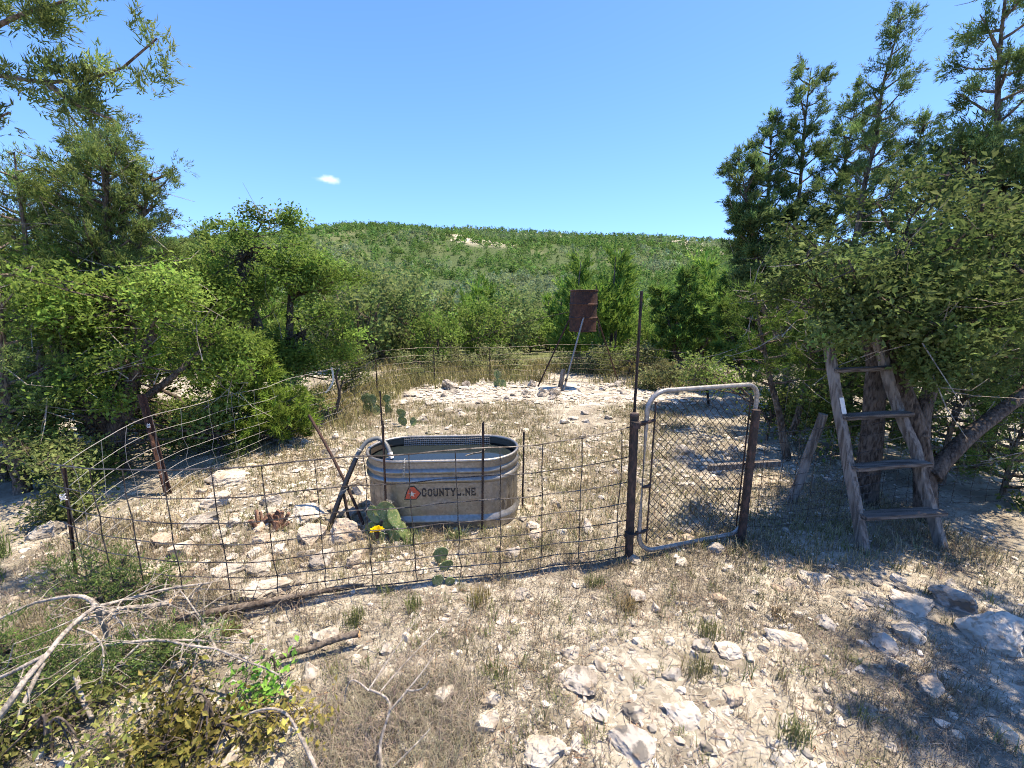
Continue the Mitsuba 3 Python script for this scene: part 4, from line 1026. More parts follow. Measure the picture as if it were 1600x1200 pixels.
# ---------------------------------------------------------------- ladder
lad = thing('ladder', 'weathered grey wooden ladder leaning into the oak, its right rail warped', 'ladder')
LR = curve([on(2.635, 2.80, -0.02), (2.62, 3.05, 0.60), (2.60, 3.25, 1.10), (2.57, 3.43, 1.62), (2.555, 3.47, 1.74)], 14)
RR = curve([on(3.27, 2.86, -0.02), (3.22, 3.06, 0.50), (3.13, 3.28, 1.02), (3.04, 3.45, 1.50), (2.94, 3.58, 1.88)], 14)
put(lad + '__left_rail', MB().add(*beam(wobble(LR, 0.004, 3, 5), 0.046, 0.078, up=(0, 1, 0))).ply('mat_wood', smooth=35))
put(lad + '__right_rail', MB().add(*beam(wobble(RR, 0.016, 4, 4), 0.046, 0.076, up=(0, 1, 0))).ply('mat_wood', smooth=35))
for zl, zr in ((0.27, 0.27), (0.60, 0.61), (0.955, 0.97), (1.30, 1.32), (1.78, 1.82)):
    a = np.array([np.interp(zl, LR[:, 2], LR[:, k]) for k in range(2)] + [zl]); b = np.array([np.interp(zr, RR[:, 2], RR[:, k]) for k in range(2)] + [zr])
    a, b = a + (a - b) * 0.02 + [0, -0.045, 0], b + (b - a) * 0.05 + [0, -0.045, 0]
    put(lad + '__tread', MB().add(*beam(wobble(np.linspace(a, b, 6), 0.006, int(zl * 100), 3), 0.10 if zl < 1.2 else 0.06, 0.032)).ply('mat_tread', smooth=35))
for z0, z1 in ((1.50, 1.58), (0.98, 1.10)):
    c0 = np.array([np.interp(z0, LR[:, 2], LR[:, k]) for k in range(2)] + [z0]); c1 = np.array([np.interp(z1, LR[:, 2], LR[:, k]) for k in range(2)] + [z1])
    put(lad + '__paper_tag', MB().add(*beam([c0 + [0.004, -0.048, 0], c1 + [0.004, -0.048, 0]], 0.035, 0.002, up=(0, 1, 0), rnd=0.0005)).ply('mat_white'), label='pale peeling label on the left rail')
# fallen crossbar behind the wire panel
single('wooden_post', MB().add(*tube(wobble(curve([on(2.60, 3.62, -0.05), (2.72, 3.62, 0.42), (2.78, 3.6, 0.86)], 8), 0.012, 5, 3), np.linspace(0.045, 0.038, 8), 8)).ply('mat_wood', smooth=50), 'leaning grey wooden post behind the wire panel', 'post')
single('wooden_rail', MB().add(*beam([(1.98, 3.95, 0.20), (2.66, 3.90, 0.27)], 0.05, 0.06)).ply('mat_wood', smooth=35), 'weathered board propped behind the wire panel', 'board')

# ---------------------------------------------------------------- feeder
fd = thing('feeder', 'rusty steel drum feeder on three pipe legs beyond the clearing', 'feeder')
dc = np.array([1.50, 8.9])
def drum_prof():
    p = [(0.0, 1.23), (0.26, 1.23), (0.278, 1.215), (0.289, 1.22), (0.289, 1.24), (0.281, 1.25)]
    for zc in (1.50, 1.78):
        p += [(0.281, zc - 0.035), (0.287, zc - 0.018), (0.298, zc), (0.287, zc + 0.018), (0.281, zc + 0.035)]
    return p + [(0.281, 2.035), (0.291, 2.045), (0.291, 2.065), (0.279, 2.07), (0.265, 2.055), (0.0, 2.055)]
pr = np.array(drum_prof())
ang = np.arange(40) * 2 * np.pi / 40
dv = np.stack([dc[0] + pr[:, :1] * np.cos(ang), dc[1] + pr[:, :1] * np.sin(ang), np.repeat(pr[:, 1:], 40, 1)], -1)
ii, jj = np.meshgrid(np.arange(len(pr) - 1), np.arange(40), indexing='ij')
ii, jj = ii.ravel(), jj.ravel()
dq = np.stack([ii * 40 + jj, ii * 40 + (jj + 1) % 40, (ii + 1) * 40 + (jj + 1) % 40, (ii + 1) * 40 + jj], 1)
dvv = dv.reshape(-1, 3)
dent = (meshkit.noise(dvv * 6.0, 4) - 0.5) * 0.022
rad = dvv[:, :2] - dc
dvv[:, :2] += unit(rad) * dent[:, None] * (np.linalg.norm(rad, axis=1) > 0.2)[:, None]
put(fd + '__drum', mikit.ply((dvv, dq), 'mat_rust', smooth=40))
for (a, b, rr_, m, lb) in (((1.05, 8.42), (1.46, 8.585, 1.52), 0.019, 'mat_pipe', 'bright bare pipe leg in front of the drum'), ((0.55, 8.95), (1.21, 8.93, 1.45), 0.017, 'mat_rust', None), ((2.42, 9.1), (1.80, 8.92, 1.52), 0.014, 'mat_rust', None)):
    put(fd + '__leg', MB().add(*tube([on(*a, -0.05), b], rr_, 8)).ply(m, smooth=50), label=lb)
put(fd + '__bracket', MB().add(*tube([(1.44, 8.60, 1.36), (1.455, 8.588, 1.56)], 0.026, 8)).ply('mat_rust', smooth=50))
put(fd + '__collar', MB().add(*tube([(1.10, 8.44, 0.22), (1.13, 8.45, 0.27)], 0.03, 8)).ply('mat_rust_dark', smooth=50))
single('support_wire', MB().add(*tube(curve([(1.2, 8.9, 1.62), (0.0, 9.6, 1.28), (-1.4, 10.6, 0.7)], 14), 0.006, 5)).ply('mat_rust_dark'), 'dark guy wire running down left from the rusty feeder drum', 'wire')
single('wooden_stump_post', MB().add(*tube([on(0.97, 8.44, -0.1), (1.06, 8.46, 0.46)], [0.052, 0.048], 10)).ply('mat_wood', smooth=40), 'short cut wooden post among the rocks at the foot of the feeder', 'post')

# ---------------------------------------------------------------- rocks
ico2, ico3 = trimesh.creation.icosphere(2), trimesh.creation.icosphere(3)


def rock_mesh(seed, sub=2, planes=13, flat=1.0):
    r = rg(seed)
    b = (ico2 if sub == 2 else ico3).copy()
    v = b.vertices.copy()
    for _ in range(planes):
        n = rand_dir(r, 1)[0]
        d = r.uniform(0.40, 0.82)
        v -= np.maximum(0, v @ n - d)[:, None] * n
    v *= (1 + 0.34 * (meshkit.fbm(v * 1.9 + seed, 4, seed) - 0.5))[:, None]
    led = meshkit.fbm(v * np.array([3.0, 3.0, 6.0]) + seed, 3, seed + 3)
    v += (np.round(led * 7) / 7 * 0.6 + led * 0.4 - 0.5)[:, None] * unit(v) * 0.30
    v[:, 2] *= flat
    v -= (v.max(0) + v.min(0)) / 2
    v /= np.abs(v).max(0)
    return v, b.faces


ROCK_SHAPES = {m: [mikit.ply(rock_mesh(300 + 17 * k + len(m)), 'mat_rock_' + m, smooth=20) for k in range(9)] for m in ('pale', 'tan', 'grey')}
BIG_SHAPES = {m: [mikit.ply(rock_mesh(700 + 13 * k + len(m), 3, 14), 'mat_rock_' + m, smooth=20) for k in range(5)] for m in ('pale', 'tan', 'grey')}
taken = []
rr = rg(91)


def rock(x, y, w, d, h, label, group=None, mat='pale', big=False, yaw=None, sink=0.30, lift=0.0):
    r = rr
    shapes = (BIG_SHAPES if big else ROCK_SHAPES)[mat]
    m = T().translate([x, y, gz(x, y) + h * (0.5 - sink) + lift]).rotate([0, 0, 1], float(r.uniform(0, 360) if yaw is None else yaw)).rotate([1, 0, 0], float(r.uniform(-14, 14))).scale([w / 2, d / 2, h / 2])
    single('limestone_rock', shapes[r.integers(len(shapes))], label, 'rock', group, to_world=m)
    taken.append((x, y, max(w, d) / 2))


NAMED = [
    (-2.94, 4.02, 0.40, 0.34, 0.20, 'large flat-topped pale rock left of the tank, biggest one behind the front fence', 'pale', True),
    (-2.72, 3.55, 0.28, 0.26, 0.18, 'pale rock in front of the largest one, left of the tank', 'pale', True),
    (-2.62, 3.20, 0.30, 0.26, 0.14, 'grey slab with a dark undercut side behind the left part of the front fence', 'grey', True),
    (-2.25, 3.60, 0.22, 0.2, 0.14, 'grey rock above the reddish stump left of the tank', 'grey', False),
    (-1.82, 3.36, 0.34, 0.24, 0.13, 'long pale rock to the left of the black fill pipe', 'pale', True),
    (-1.32, 3.02, 0.26, 0.22, 0.26, 'upright pale pinkish rock wedged under the fill pipe', 'tan', True),
    (-1.60, 3.02, 0.22, 0.2, 0.18, 'rough tan rock left of the pinkish one under the fill pipe', 'tan', True),
    (-1.13, 2.72, 0.16, 0.16, 0.15, 'square tan rock just behind the fence, left of the prickly pear', 'tan', False),
    (-2.0, 2.62, 0.24, 0.16, 0.08, 'thin white slab lying behind the left part of the front fence', 'pale', False),
    (-1.62, 2.42, 0.34, 0.22, 0.12, 'long white rock lying against the foot of the front fence', 'pale', True),
    (-1.66, 1.78, 0.26, 0.20, 0.16, 'pale tan rock behind the leafy ground shrub at lower left', 'tan', True),
    (-1.05, 2.02, 0.22, 0.18, 0.10, 'pale rock beside the fallen log at lower left', 'pale', False),
    (0.07, 2.36, 0.135, 0.12, 0.10, 'clean white rock standing alone before the middle of the front fence', 'pale', False),
    (-0.10, 1.63, 0.14, 0.11, 0.13, 'pointed pale rock on edge in the near foreground, left of centre', 'pale', False),
    (-0.11, 1.52, 0.15, 0.13, 0.11, 'squat pale rock just below the pointed one in the near foreground', 'pale', False),
    (0.33, 1.72, 0.28, 0.24, 0.10, 'broad grey flat rock flush with the ground in the middle foreground', 'grey', True),
    (0.13, 1.40, 0.27, 0.20, 0.10, 'wide pale slab at the bottom edge of the picture, left one of two', 'pale', True),
    (0.50, 1.41, 0.28, 0.20, 0.10, 'wide grey speckled slab at the bottom edge of the picture, right one of two', 'grey', True),
    (0.40, 1.57, 0.11, 0.15, 0.09, 'whitish rock next to a patch of yellow in the middle foreground', 'pale', False),
    (2.66, 1.98, 0.30, 0.26, 0.24, 'big boulder half in shade at the right edge of the picture', 'pale', True),
    (2.72, 2.25, 0.22, 0.20, 0.20, 'grey boulder behind the big shaded one at the right edge', 'grey', True),
    (2.45, 2.22, 0.24, 0.2, 0.10, 'white sunlit rock left of the two boulders at the right edge', 'pale', False),
    (1.50, 1.95, 0.28, 0.2, 0.09, 'low white rock in the open ground at lower right', 'pale', False),
    (1.16, 1.90, 0.19, 0.16, 0.09, 'white rock left of the low one in the open ground at lower right', 'pale', False),
    (1.05, 1.64, 0.17, 0.13, 0.10, 'pale rock with a dark hollow at its foot at lower right', 'tan', False),
    (0.78, 1.55, 0.22, 0.18, 0.08, 'broken white rock near the bottom edge right of centre', 'pale', False),
    (2.02, 2.46, 0.20, 0.14, 0.08, 'white slab lying in the tree shade in front of the ladder', 'pale', False),
    (-1.33, 8.75, 0.46, 0.36, 0.34, 'big grey boulder at the back edge of the bare shelf', 'grey', True),
    (-1.02, 8.95, 0.22, 0.2, 0.22, 'smaller grey boulder right of the big one at the back', 'grey', False),
    (0.42, 8.9, 0.28, 0.24, 0.30, 'dark rounded rock on top of the heap left of the feeder post', 'grey', True),
    (0.60, 8.0, 0.30, 0.26, 0.34, 'upright pale rock at the left of the heap below the feeder', 'pale', True),
    (0.86, 8.1, 0.30, 0.24, 0.20, 'dark flat rock in the heap below the feeder', 'grey', True),
    (0.86, 8.3, 0.26, 0.22, 0.18, 'dark rock leaning on the short wooden post', 'grey', False),
    (2.38, 9.0, 0.26, 0.22, 0.24, 'grey rock at the foot of the right feeder leg', 'grey', False),
    (2.62, 9.05, 0.20, 0.18, 0.20, 'small round rock right of the right feeder leg', 'grey', False),
    (2.15, 9.0, 0.24, 0.18, 0.14, 'low rock left of the right feeder leg', 'grey', False),
    (0.20, 3.05, 0.14, 0.12, 0.10, 'reddish brown rock right of the tank', 'tan', False),
    (-3.75, 3.05, 0.22, 0.2, 0.16, 'grey rock outside the left corner of the fence', 'grey', False)]
for x, y, w, d, h, lb, m, big in NAMED:
    if y < 2.1 and x < 2.5:
        w, d, h = w * 0.72, d * 0.72, h * 0.75
    rock(x, y, w, d, h, lb, mat=m, big=big, yaw=float(rr.uniform(-25, 25)), sink=0.40)
ZONES = [
    ('', 'rocks inside the fence left of the tank', (-2.95, -1.1), (2.5, 3.7), 28, (0.09, 0.20), ('pale', 'pale', 'tan', 'grey')),  # name of the ground it lies on, x range, y range, count, size range
    ('pale loose rock lying in the dry litter between the viewer and the front fence', 'loose rocks in the foreground', (-1.9, 1.6), (1.15, 2.55), 150, (0.040, 0.12), ('pale', 'pale', 'pale', 'tan', 'grey')),
    ('rock lying in the tree shade at lower right', 'rocks in the shade at lower right', (1.35, 3.0), (1.15, 2.6), 48, (0.05, 0.15), ('pale', 'pale', 'tan', 'grey')),
    ('rock lying among dry grass left of the stock tank inside the fence', 'rocks inside the fence left of the tank', (-3.1, -1.3), (2.6, 5.4), 42, (0.06, 0.20), ('pale', 'pale', 'tan', 'grey')),
    ('rock lying among dry grass between the stock tank and the gate', 'rocks inside the fence right of the tank', (-0.9, 2.0), (2.65, 4.6), 42, (0.05, 0.16), ('pale', 'pale', 'tan', 'grey')),
    ('rock scattered on the bare shelf or grass at the back of the clearing', 'rocks at the back of the clearing', (-2.3, 3.2), (4.8, 9.0), 48, (0.09, 0.24), ('pale', 'grey', 'pale', 'grey')),
]
MARKS = [('the big boulder at the right edge', 2.62, 1.98), ('the broad grey flat rock in the middle foreground', 0.33, 1.72), ('the pointed rock in the near foreground', -0.10, 1.63), ('the left slab at the bottom edge', 0.13, 1.40), ('the right slab at the bottom edge', 0.50, 1.41),
         ('the lone white rock before the fence', 0.07, 2.36), ('the low white rock at lower right', 1.50, 1.95), ('the hollow pale rock at lower right', 1.05, 1.64), ('the short brown log', -0.8, 1.94), ('the leafy ground shrub', -1.28, 1.48), ('the bare crooked shrub', -0.5, 1.4), ('the left gate post', 0.86, 2.77), ('the right gate post', 1.80, 2.97),
         ('the foot of the ladder', 2.9, 2.8), ('the white slab in the tree shade', 2.02, 2.46), ('the flowering prickly pear', -1.0, 2.95), ('the right end of the tank', 0.06, 3.5), ('the left end of the tank', -1.25, 3.5), ('the biggest rock left of the tank', -2.94, 4.02), ('the reddish stump', -2.03, 3.18), ('the maroon leaning post', -3.31, 3.73),
         ('the bright young juniper', -3.2, 5.2), ('the crooked branch post', -2.68, 6.15), ('the yellowish prickly pear clump', -2.22, 6.7), ('the big grey boulder at the back', -1.33, 8.75), ('the rock heap below the feeder', 0.75, 8.1), ('the right feeder leg', 2.4, 9.05), ('the rusty back post beyond the gate', 3.55, 7.35), ('the low pads behind the tank', -1.5, 6.0),
         ('the tall green tuft at lower right', 1.10, 2.02), ('the orange sawn branch end', -1.97, 2.1), ('the corner rod of the fence', -3.0, 2.55), ('the small cactus at the fence foot', -0.48, 2.47), ('the back of the tank', -0.6, 3.95)]
used_labels = {}


def rock_label(x, y, s, mat):
    size = 'tiny' if s < 0.06 else 'small' if s < 0.09 else 'fist-sized' if s < 0.13 else 'larger'
    near = sorted(MARKS, key=lambda m: (m[1] - x) ** 2 + (m[2] - y) ** 2)[:3]
    tries = []
    for nm, mx, my in near[:2]:
        dx, dy = x - mx, y - my
        side = 'right of' if dx > 0 else 'left of'
        depth = 'beyond' if dy > 0 else 'nearer the viewer than'
        tries.append(f"{size} {mat} rock " + (side if abs(dx) > abs(dy) else depth) + ' ' + nm)
        tries.append(f"{size} {mat} rock " + (depth if abs(dx) > abs(dy) else side) + ' ' + nm)
    tries.append(f"{size} {mat} rock between {near[0][0].replace('the ', '', 1)} and {near[1][0].replace('the ', '', 1)}")
    tries.append(f"{size} {mat} rock between {near[0][0].replace('the ', '', 1)} and {near[2][0].replace('the ', '', 1)}")
    for t in tries:
        if t not in used_labels and len(t.split()) <= 16:
            used_labels[t] = 1
            return t
    return tries[0]


r = rg(92)
for lb, grp, (x0, x1), (y0, y1), n, (s0, s1), mats in ZONES:
    made = 0
    for _ in range(4000):
        if made == n:
            break
        x, y = r.uniform(x0, x1), r.uniform(y0, y1)
        s = s0 + (s1 - s0) * r.uniform() ** 2.0
        if abs(x - TC[0]) < 0.75 and abs(y - TC[1]) < 0.45 or any((x - a) ** 2 + (y - b) ** 2 < (c + s * 0.45) ** 2 for a, b, c in taken):
            continue
        if meshkit.noise(np.array([x * 1.3, y * 1.3, 2.0]), 8) < r.uniform(0.15, 0.55):
            continue
        mt = str(r.choice(mats))
        rock(x, y, s, s * r.uniform(0.6, 1.0), s * r.uniform(0.40, 0.8), rock_label(x, y, s, mt), grp, mt, sink=r.uniform(0.25, 0.45))
        made += 1

# pebbles and chips: past counting
r = rg(93)
ico0 = trimesh.creation.icosphere(0)
def pebbles(n, xr, yr, smin, smax, seed, flat=0.55, shelf=False):
    r = rg(seed)
    x, y = r.uniform(*xr, n), yr[0] + (yr[1] - yr[0]) * r.uniform(size=n) ** (1.5 if not shelf else 1)
    dens = meshkit.fbm(np.column_stack([x * 1.1, y * 1.1, 0 * x]), 3, 31)
    k = dens + r.uniform(-0.2, 0.2, n) > 0.45
    x, y = x[k], y[k]
    n = len(x)
    s = smin * (smax / smin) ** (r.uniform(size=n) ** 1.8)
    v = np.repeat(ico0.vertices[None], n, 0) * r.uniform(0.45, 1.3, (n, 12, 1))
    v *= np.stack([s * 0.5, s * 0.5 * r.uniform(0.5, 1, n), s * 0.5 * flat * r.uniform(0.5, 1.2, n)], 1)[:, None]
    a = r.uniform(0, 6.28, n); ca, sa = np.cos(a)[:, None], np.sin(a)[:, None]
    v = np.stack([v[..., 0] * ca - v[..., 1] * sa, v[..., 0] * sa + v[..., 1] * ca, v[..., 2]], -1)
    v += np.stack([x, y, height(x, y) + s * 0.10], 1)[:, None]
    f = ico0.faces[None] + (np.arange(n) * 12)[:, None, None]
    base = np.array([(0.46, 0.43, 0.37), (0.39, 0.34, 0.28), (0.29, 0.275, 0.245), (0.51, 0.48, 0.43)])[r.integers(0, 4, n)]
    c = np.repeat(base * np.exp(r.normal(size=(n, 1)) * 0.14), 12, axis=0)
    return v.reshape(-1, 3), f.reshape(-1, 3), np.clip(c, 0.02, 0.72)


pb = MB()
pb.add(*pebbles(15000, (-3.8, 4.0), (0.9, 5.2), 0.012, 0.060, 1))
pb.add(*pebbles(3600, (-3.5, 4.0), (4.0, 10.5), 0.03, 0.12, 2, 0.4))
pb.add(*pebbles(2600, (-3.0, 2.4), (2.6, 5.4), 0.03, 0.10, 4, 0.5))
pb.add(*pebbles(2200, (-2.0, 3.4), (7.3, 9.3), 0.04, 0.20, 3, 0.25, True))
scene['pebbles'] = pb.ply('mat_pebble', color=True)
labels['pebbles'] = {'label': 'pale limestone chips and pebbles strewn over the dry ground', 'category': 'pebbles', 'kind': 'stuff'}

# ---------------------------------------------------------------- grass and litter
def blades(r, base, length, width, lean, col, spread=0.2, warm=0.08, segs=True):
    n = len(base)
    a = r.uniform(0, 2 * np.pi, n)
    out = np.stack([np.cos(a), np.sin(a), np.zeros(n)], 1)
    s = np.stack([-np.sin(a), np.cos(a), np.zeros(n)], 1) * (width / 2)
    L = length[:, None]
    le = lean[:, None]
    mid = base + (np.array([0, 0, 1.0]) * np.cos(le * 0.6) + out * np.sin(le * 0.6)) * L * 0.55
    tip = mid + (np.array([0, 0, 1.0]) * np.cos(le * 1.5) + out * np.sin(le * 1.5)) * L * 0.45
    v = np.stack([base - s, base + s, mid - s * 0.75, mid + s * 0.75, tip], 1).reshape(-1, 3)
    k = np.arange(n)[:, None] * 5
    f = np.vstack([k + np.array([0, 1, 3]), k + np.array([0, 3, 2]), k + np.array([2, 3, 4])])
    return v, f, np.repeat(tone(r, n, col, spread, warm), 5, axis=0)


def tufts(seed, xy, per, l0, l1, width, col, rad=0.03, lean=(0.1, 0.9), tint=0.2):
    r = rg(seed)
    n = len(xy)
    c = np.repeat(xy, per, axis=0) + r.normal(size=(n * per, 2)) * rad
    z = height(c[:, 0], c[:, 1]) - 0.004
    L = np.repeat(r.uniform(l0, l1, n), per) * r.uniform(0.55, 1.15, n * per)
    base = np.repeat(tone(r, n, col, tint, 0.10), per * 5, axis=0)
    v, f, cc = blades(r, np.column_stack([c, z]), L, width, r.uniform(*lean, n * per), (1, 1, 1), 0.14, 0.05)
    return v, f, np.clip(base * cc, 0.01, 0.75)


def scatter(seed, n, xr, yr, thr, scale=1.2, ns=5, pw=1.0):
    r = rg(seed)
    xy = np.column_stack([r.uniform(*xr, n), yr[0] + (yr[1] - yr[0]) * r.uniform(size=n) ** pw])
    d = meshkit.fbm(np.column_stack([xy * scale, 0 * xy[:, :1]]), 3, ns)
    xy = xy[d + r.uniform(-0.12, 0.12, n) > thr]
    for a, b, c in taken:
        xy = xy[(xy[:, 0] - a) ** 2 + (xy[:, 1] - b) ** 2 > (c * 0.8) ** 2]
    return xy[~((np.abs(xy[:, 0] - TC[0]) < 0.63) & (np.abs(xy[:, 1] - TC[1]) < 0.30))]


DRY, STRAW, GREENISH, GREY = (0.31, 0.26, 0.175), (0.39, 0.34, 0.21), (0.19, 0.22, 0.085), (0.265, 0.238, 0.19)
gr = MB()
gr.add(*tufts(1, scatter(1, 8500, (-3.6, 3.6), (1.0, 3.2), 0.45, pw=1.2), 9, 0.03, 0.085, 0.0030, GREY, 0.03, (0.5, 1.3)))
gr.add(*tufts(2, scatter(2, 3400, (-3.6, 3.6), (1.0, 3.2), 0.50, ns=6), 12, 0.04, 0.12, 0.0032, DRY, 0.025))
gr.add(*tufts(3, scatter(3, 700, (-3.6, 3.6), (1.0, 3.4), 0.52, ns=7), 14, 0.04, 0.11, 0.0034, GREENISH, 0.02))
gr.add(*tufts(4, scatter(4, 6000, (-3.4, 3.6), (2.6, 7.5), 0.44, 0.9, 8), 10, 0.05, 0.12, 0.006, STRAW, 0.05))
gr.add(*tufts(5, scatter(5, 2600, (-3.4, 3.6), (2.8, 7.5), 0.50, 0.9, 9), 9, 0.05, 0.11, 0.006, (0.23, 0.24, 0.11), 0.05))
gr.add(*tufts(6, scatter(6, 2600, (-4.0, 5.0), (8.7, 12.5), 0.38, 0.8, 10), 9, 0.14, 0.34, 0.013, (0.34, 0.32, 0.15), 0.08, (0.05, 0.6)))
gr.add(*tufts(7, scatter(7, 700, (-4.2, -2.2), (5.5, 9.0), 0.35, 0.8, 11), 10, 0.12, 0.28, 0.010, (0.36, 0.34, 0.16), 0.06, (0.05, 0.6)))
gr.add(*tufts(8, scatter(8, 420, (-0.85, -0.15), (1.22, 1.75), 0.30, ns=14), 15, 0.08, 0.17, 0.0024, (0.36, 0.325, 0.25), 0.03, (0.2, 1.3)))
gr.add(*tufts(9, scatter(9, 300, (-2.9, -1.0), (1.9, 3.0), 0.40, ns=15), 13, 0.08, 0.18, 0.003, (0.33, 0.28, 0.20), 0.03, (0.2, 1.2)))
scene['dry_grass'] = gr.ply('mat_dry', color=True)
labels['dry_grass'] = {'label': 'short straw-coloured dry grass over the stony ground', 'category': 'grass', 'kind': 'stuff'}

# litter: dead stalks, leaf bits and twiglets lying flat
r = rg(97)
xy = scatter(20, 46000, (-3.8, 4.2), (0.9, 5.0), 0.44, 1.3, 12, 1.4)
n = len(xy)
a = r.uniform(0, np.pi * 2, n)
L = r.uniform(0.015, 0.075, n)
d = np.stack([np.cos(a), np.sin(a), r.normal(size=n) * 0.16], 1) * L[:, None] / 2
s = np.stack([-np.sin(a), np.cos(a), np.zeros(n)], 1) * (r.uniform(0.0012, 0.0045, n) / 2)[:, None]
c = np.column_stack([xy, height(xy[:, 0], xy[:, 1]) + r.uniform(0.003, 0.014, n)])
lv = np.stack([c - d - s, c - d + s, c + d + s * 0.6, c + d - s * 0.6], 1).reshape(-1, 3)
k = np.arange(n)[:, None] * 4
base = np.array([(0.29, 0.265, 0.23), (0.36, 0.32, 0.255), (0.18, 0.145, 0.115), (0.22, 0.13, 0.085)])[r.choice(4, n, p=[0.45, 0.3, 0.17, 0.08])]
scene['litter'] = MB().add(lv, np.vstack([k + [0, 1, 2], k + [0, 2, 3]]), np.repeat(np.clip(base * np.exp(r.normal(size=(n, 1)) * 0.2), 0.02, 0.7), 4, axis=0)).ply('mat_dry', color=True)
labels['litter'] = {'label': 'grey dead stalks and leaf litter lying over the ground', 'category': 'litter', 'kind': 'stuff'}

# single tufts one can count
TUFTS = [(-0.93, 2.12, GREENISH, 0.15, 'green and straw grass tuft right of the fallen log'), (-0.62, 2.25, GREENISH, 0.14, 'grass tuft at the foot of the front fence, left of the small cactus'), (-0.22, 2.30, (0.26, 0.22, 0.09), 0.16, 'brownish grass tuft at the fence, right of the small cactus'),
         (-0.10, 1.78, (0.14, 0.18, 0.06), 0.10, 'dark green grass tuft above the pointed rock in the near foreground'), (0.55, 2.45, GREENISH, 0.12, 'pale green grass tuft by the fence near the gate post'), (1.10, 2.02, (0.22, 0.22, 0.10), 0.15, 'feathery grass tuft in the open ground at lower right'), (0.95, 1.76, (0.24, 0.23, 0.11), 0.16, 'leaning straw grass tuft above the hollow pale rock'),
         (1.22, 1.46, (0.22, 0.26, 0.11), 0.13, 'fresh green tuft near the bottom edge at right'), (0.75, 2.25, (0.30, 0.24, 0.11), 0.13, 'straw grass tuft in front of the gate'), (-3.45, 2.45, (0.20, 0.27, 0.09), 0.30, 'tall pale green grass clump at the left edge'), (-3.75, 2.75, (0.22, 0.29, 0.10), 0.36, 'tallest green grass clump at the left edge by the shrub'),
         (-3.15, 2.12, (0.12, 0.20, 0.05), 0.14, 'bright green low clump at the left edge of the picture'), (-1.62, 2.05, (0.30, 0.26, 0.12), 0.16, 'straw tuft on the near side of the fence foot at left'), (1.55, 2.15, (0.28, 0.24, 0.12), 0.12, 'straw tuft at the border of the tree shade'), (-0.78, 2.95, (0.24, 0.28, 0.12), 0.16, 'green grass tuft at the front foot of the tank'), (-0.42, 3.02, (0.22, 0.28, 0.12), 0.13, 'small green weed at the front right foot of the tank')]
for k, (x, y, c, l, lb) in enumerate(TUFTS):
    single('grass_tuft', MB().add(*tufts(60 + k, np.array([[x, y]] * 3) + rg(k).normal(size=(3, 2)) * 0.02, 34, l * 0.7, l, 0.0042, c, 0.028, (0.05, 0.75), 0.1)).ply('mat_dry', color=True), lb, 'grass tuft')

# ---------------------------------------------------------------- prickly pears
def pad_mesh(seed, c, up, face, w, h, th=0.022):
    r = rg(seed)
    m = trimesh.creation.uv_sphere(1.0, count=[14, 20])
    v = m.vertices.copy()
    up = unit(np.asarray(up, float)); face = unit(np.asarray(face, float) - up * np.dot(face, up)); side = np.cross(up, face)
    k = (v[:, 2] + 1) / 2
    wd = w / 2 * (0.42 + 0.58 * np.sin(np.clip(k, 0, 1) * np.pi * 0.62 + 0.35))
    edge = np.sqrt(np.clip(1 - v[:, 2] ** 2, 0, 1))
    bend = 0.02 * (k - 0.5) ** 2 * 4
    p = np.asarray(c, float) + up * (v[:, 2:3] + 1) / 2 * h + side * (v[:, :1] * wd[:, None]) + face * (v[:, 1:2] * th / 2 * 1.0 + (bend + r.normal(size=len(v)) * 0.0008)[:, None])
    return p, m.faces


def spines(seed, c, up, face, w, h, n=34):
    r = rg(seed)
    up = unit(np.asarray(up, float)); face = unit(np.asarray(face, float) - up * np.dot(face, up)); side = np.cross(up, face)
    a, b = r.uniform(-0.42, 0.42, n) * w, r.uniform(0.12, 0.97, n) * h
    o = np.asarray(c, float) + side * a[:, None] + up * b[:, None] + face * np.where(r.uniform(size=n) < 0.5, 0.008, -0.008)[:, None]
    d = unit(rand_dir(r, n) + face * np.where(r.uniform(size=n) < 0.5, 0.6, -0.6)[:, None])
    return many_tubes(np.stack([o, o + d * 0.012, o + d * 0.024], 1), np.full(n, 0.0009), np.full(n, 0.0003), 3)


def prickly_pear(label, pads, seed, flower=None):
    key = thing('prickly_pear', label, 'cactus')
    sp = MB()
    for k, (c, up, face, w, h) in enumerate(pads):
        put(key + '__pad', MB().add(*pad_mesh(seed + k, c, up, face, w, h)).ply('mat_pad', smooth=60))
        sp.add(*spines(seed + 50 + k, c, up, face, w, h))
    put(key + '__spines', sp.ply('mat_white'), kind='stuff')
    return key


gz1 = gz(-1.0, 2.98)
pk = prickly_pear('prickly pear with tall pads and a yellow flower, front left of the tank', [
    ((-0.98, 3.05, gz1 + 0.02), (-0.05, 0, 1), (0.15, -1, 0), 0.11, 0.14), ((-1.01, 3.04, gz1 + 0.15), (0.05, 0, 1), (0.2, -1, 0.1), 0.145, 0.17), ((-1.07, 3.05, gz1 + 0.12), (-0.40, 0.0, 1), (0.6, -1, 0), 0.10, 0.16),
    ((-0.90, 3.04, gz1 + 0.07), (-0.40, 0, 1), (0.9, -0.5, 0.1), 0.12, 0.21), ((-0.84, 3.02, gz1 - 0.02), (-0.34, 0, 1), (0.95, -0.4, 0.1), 0.10, 0.17), ((-1.04, 2.98, gz1 - 0.01), (-0.1, -0.1, 1), (0.1, -1, 0.3), 0.10, 0.11),
    ((-0.93, 2.97, gz1 - 0.01), (0.15, 0, 1), (-0.3, -1, 0.1), 0.105, 0.13), ((-1.12, 3.04, gz1 - 0.01), (-0.1, 0, 1), (0.3, -1, 0), 0.10, 0.15)], 400)
r = rg(77)
fm = MB()
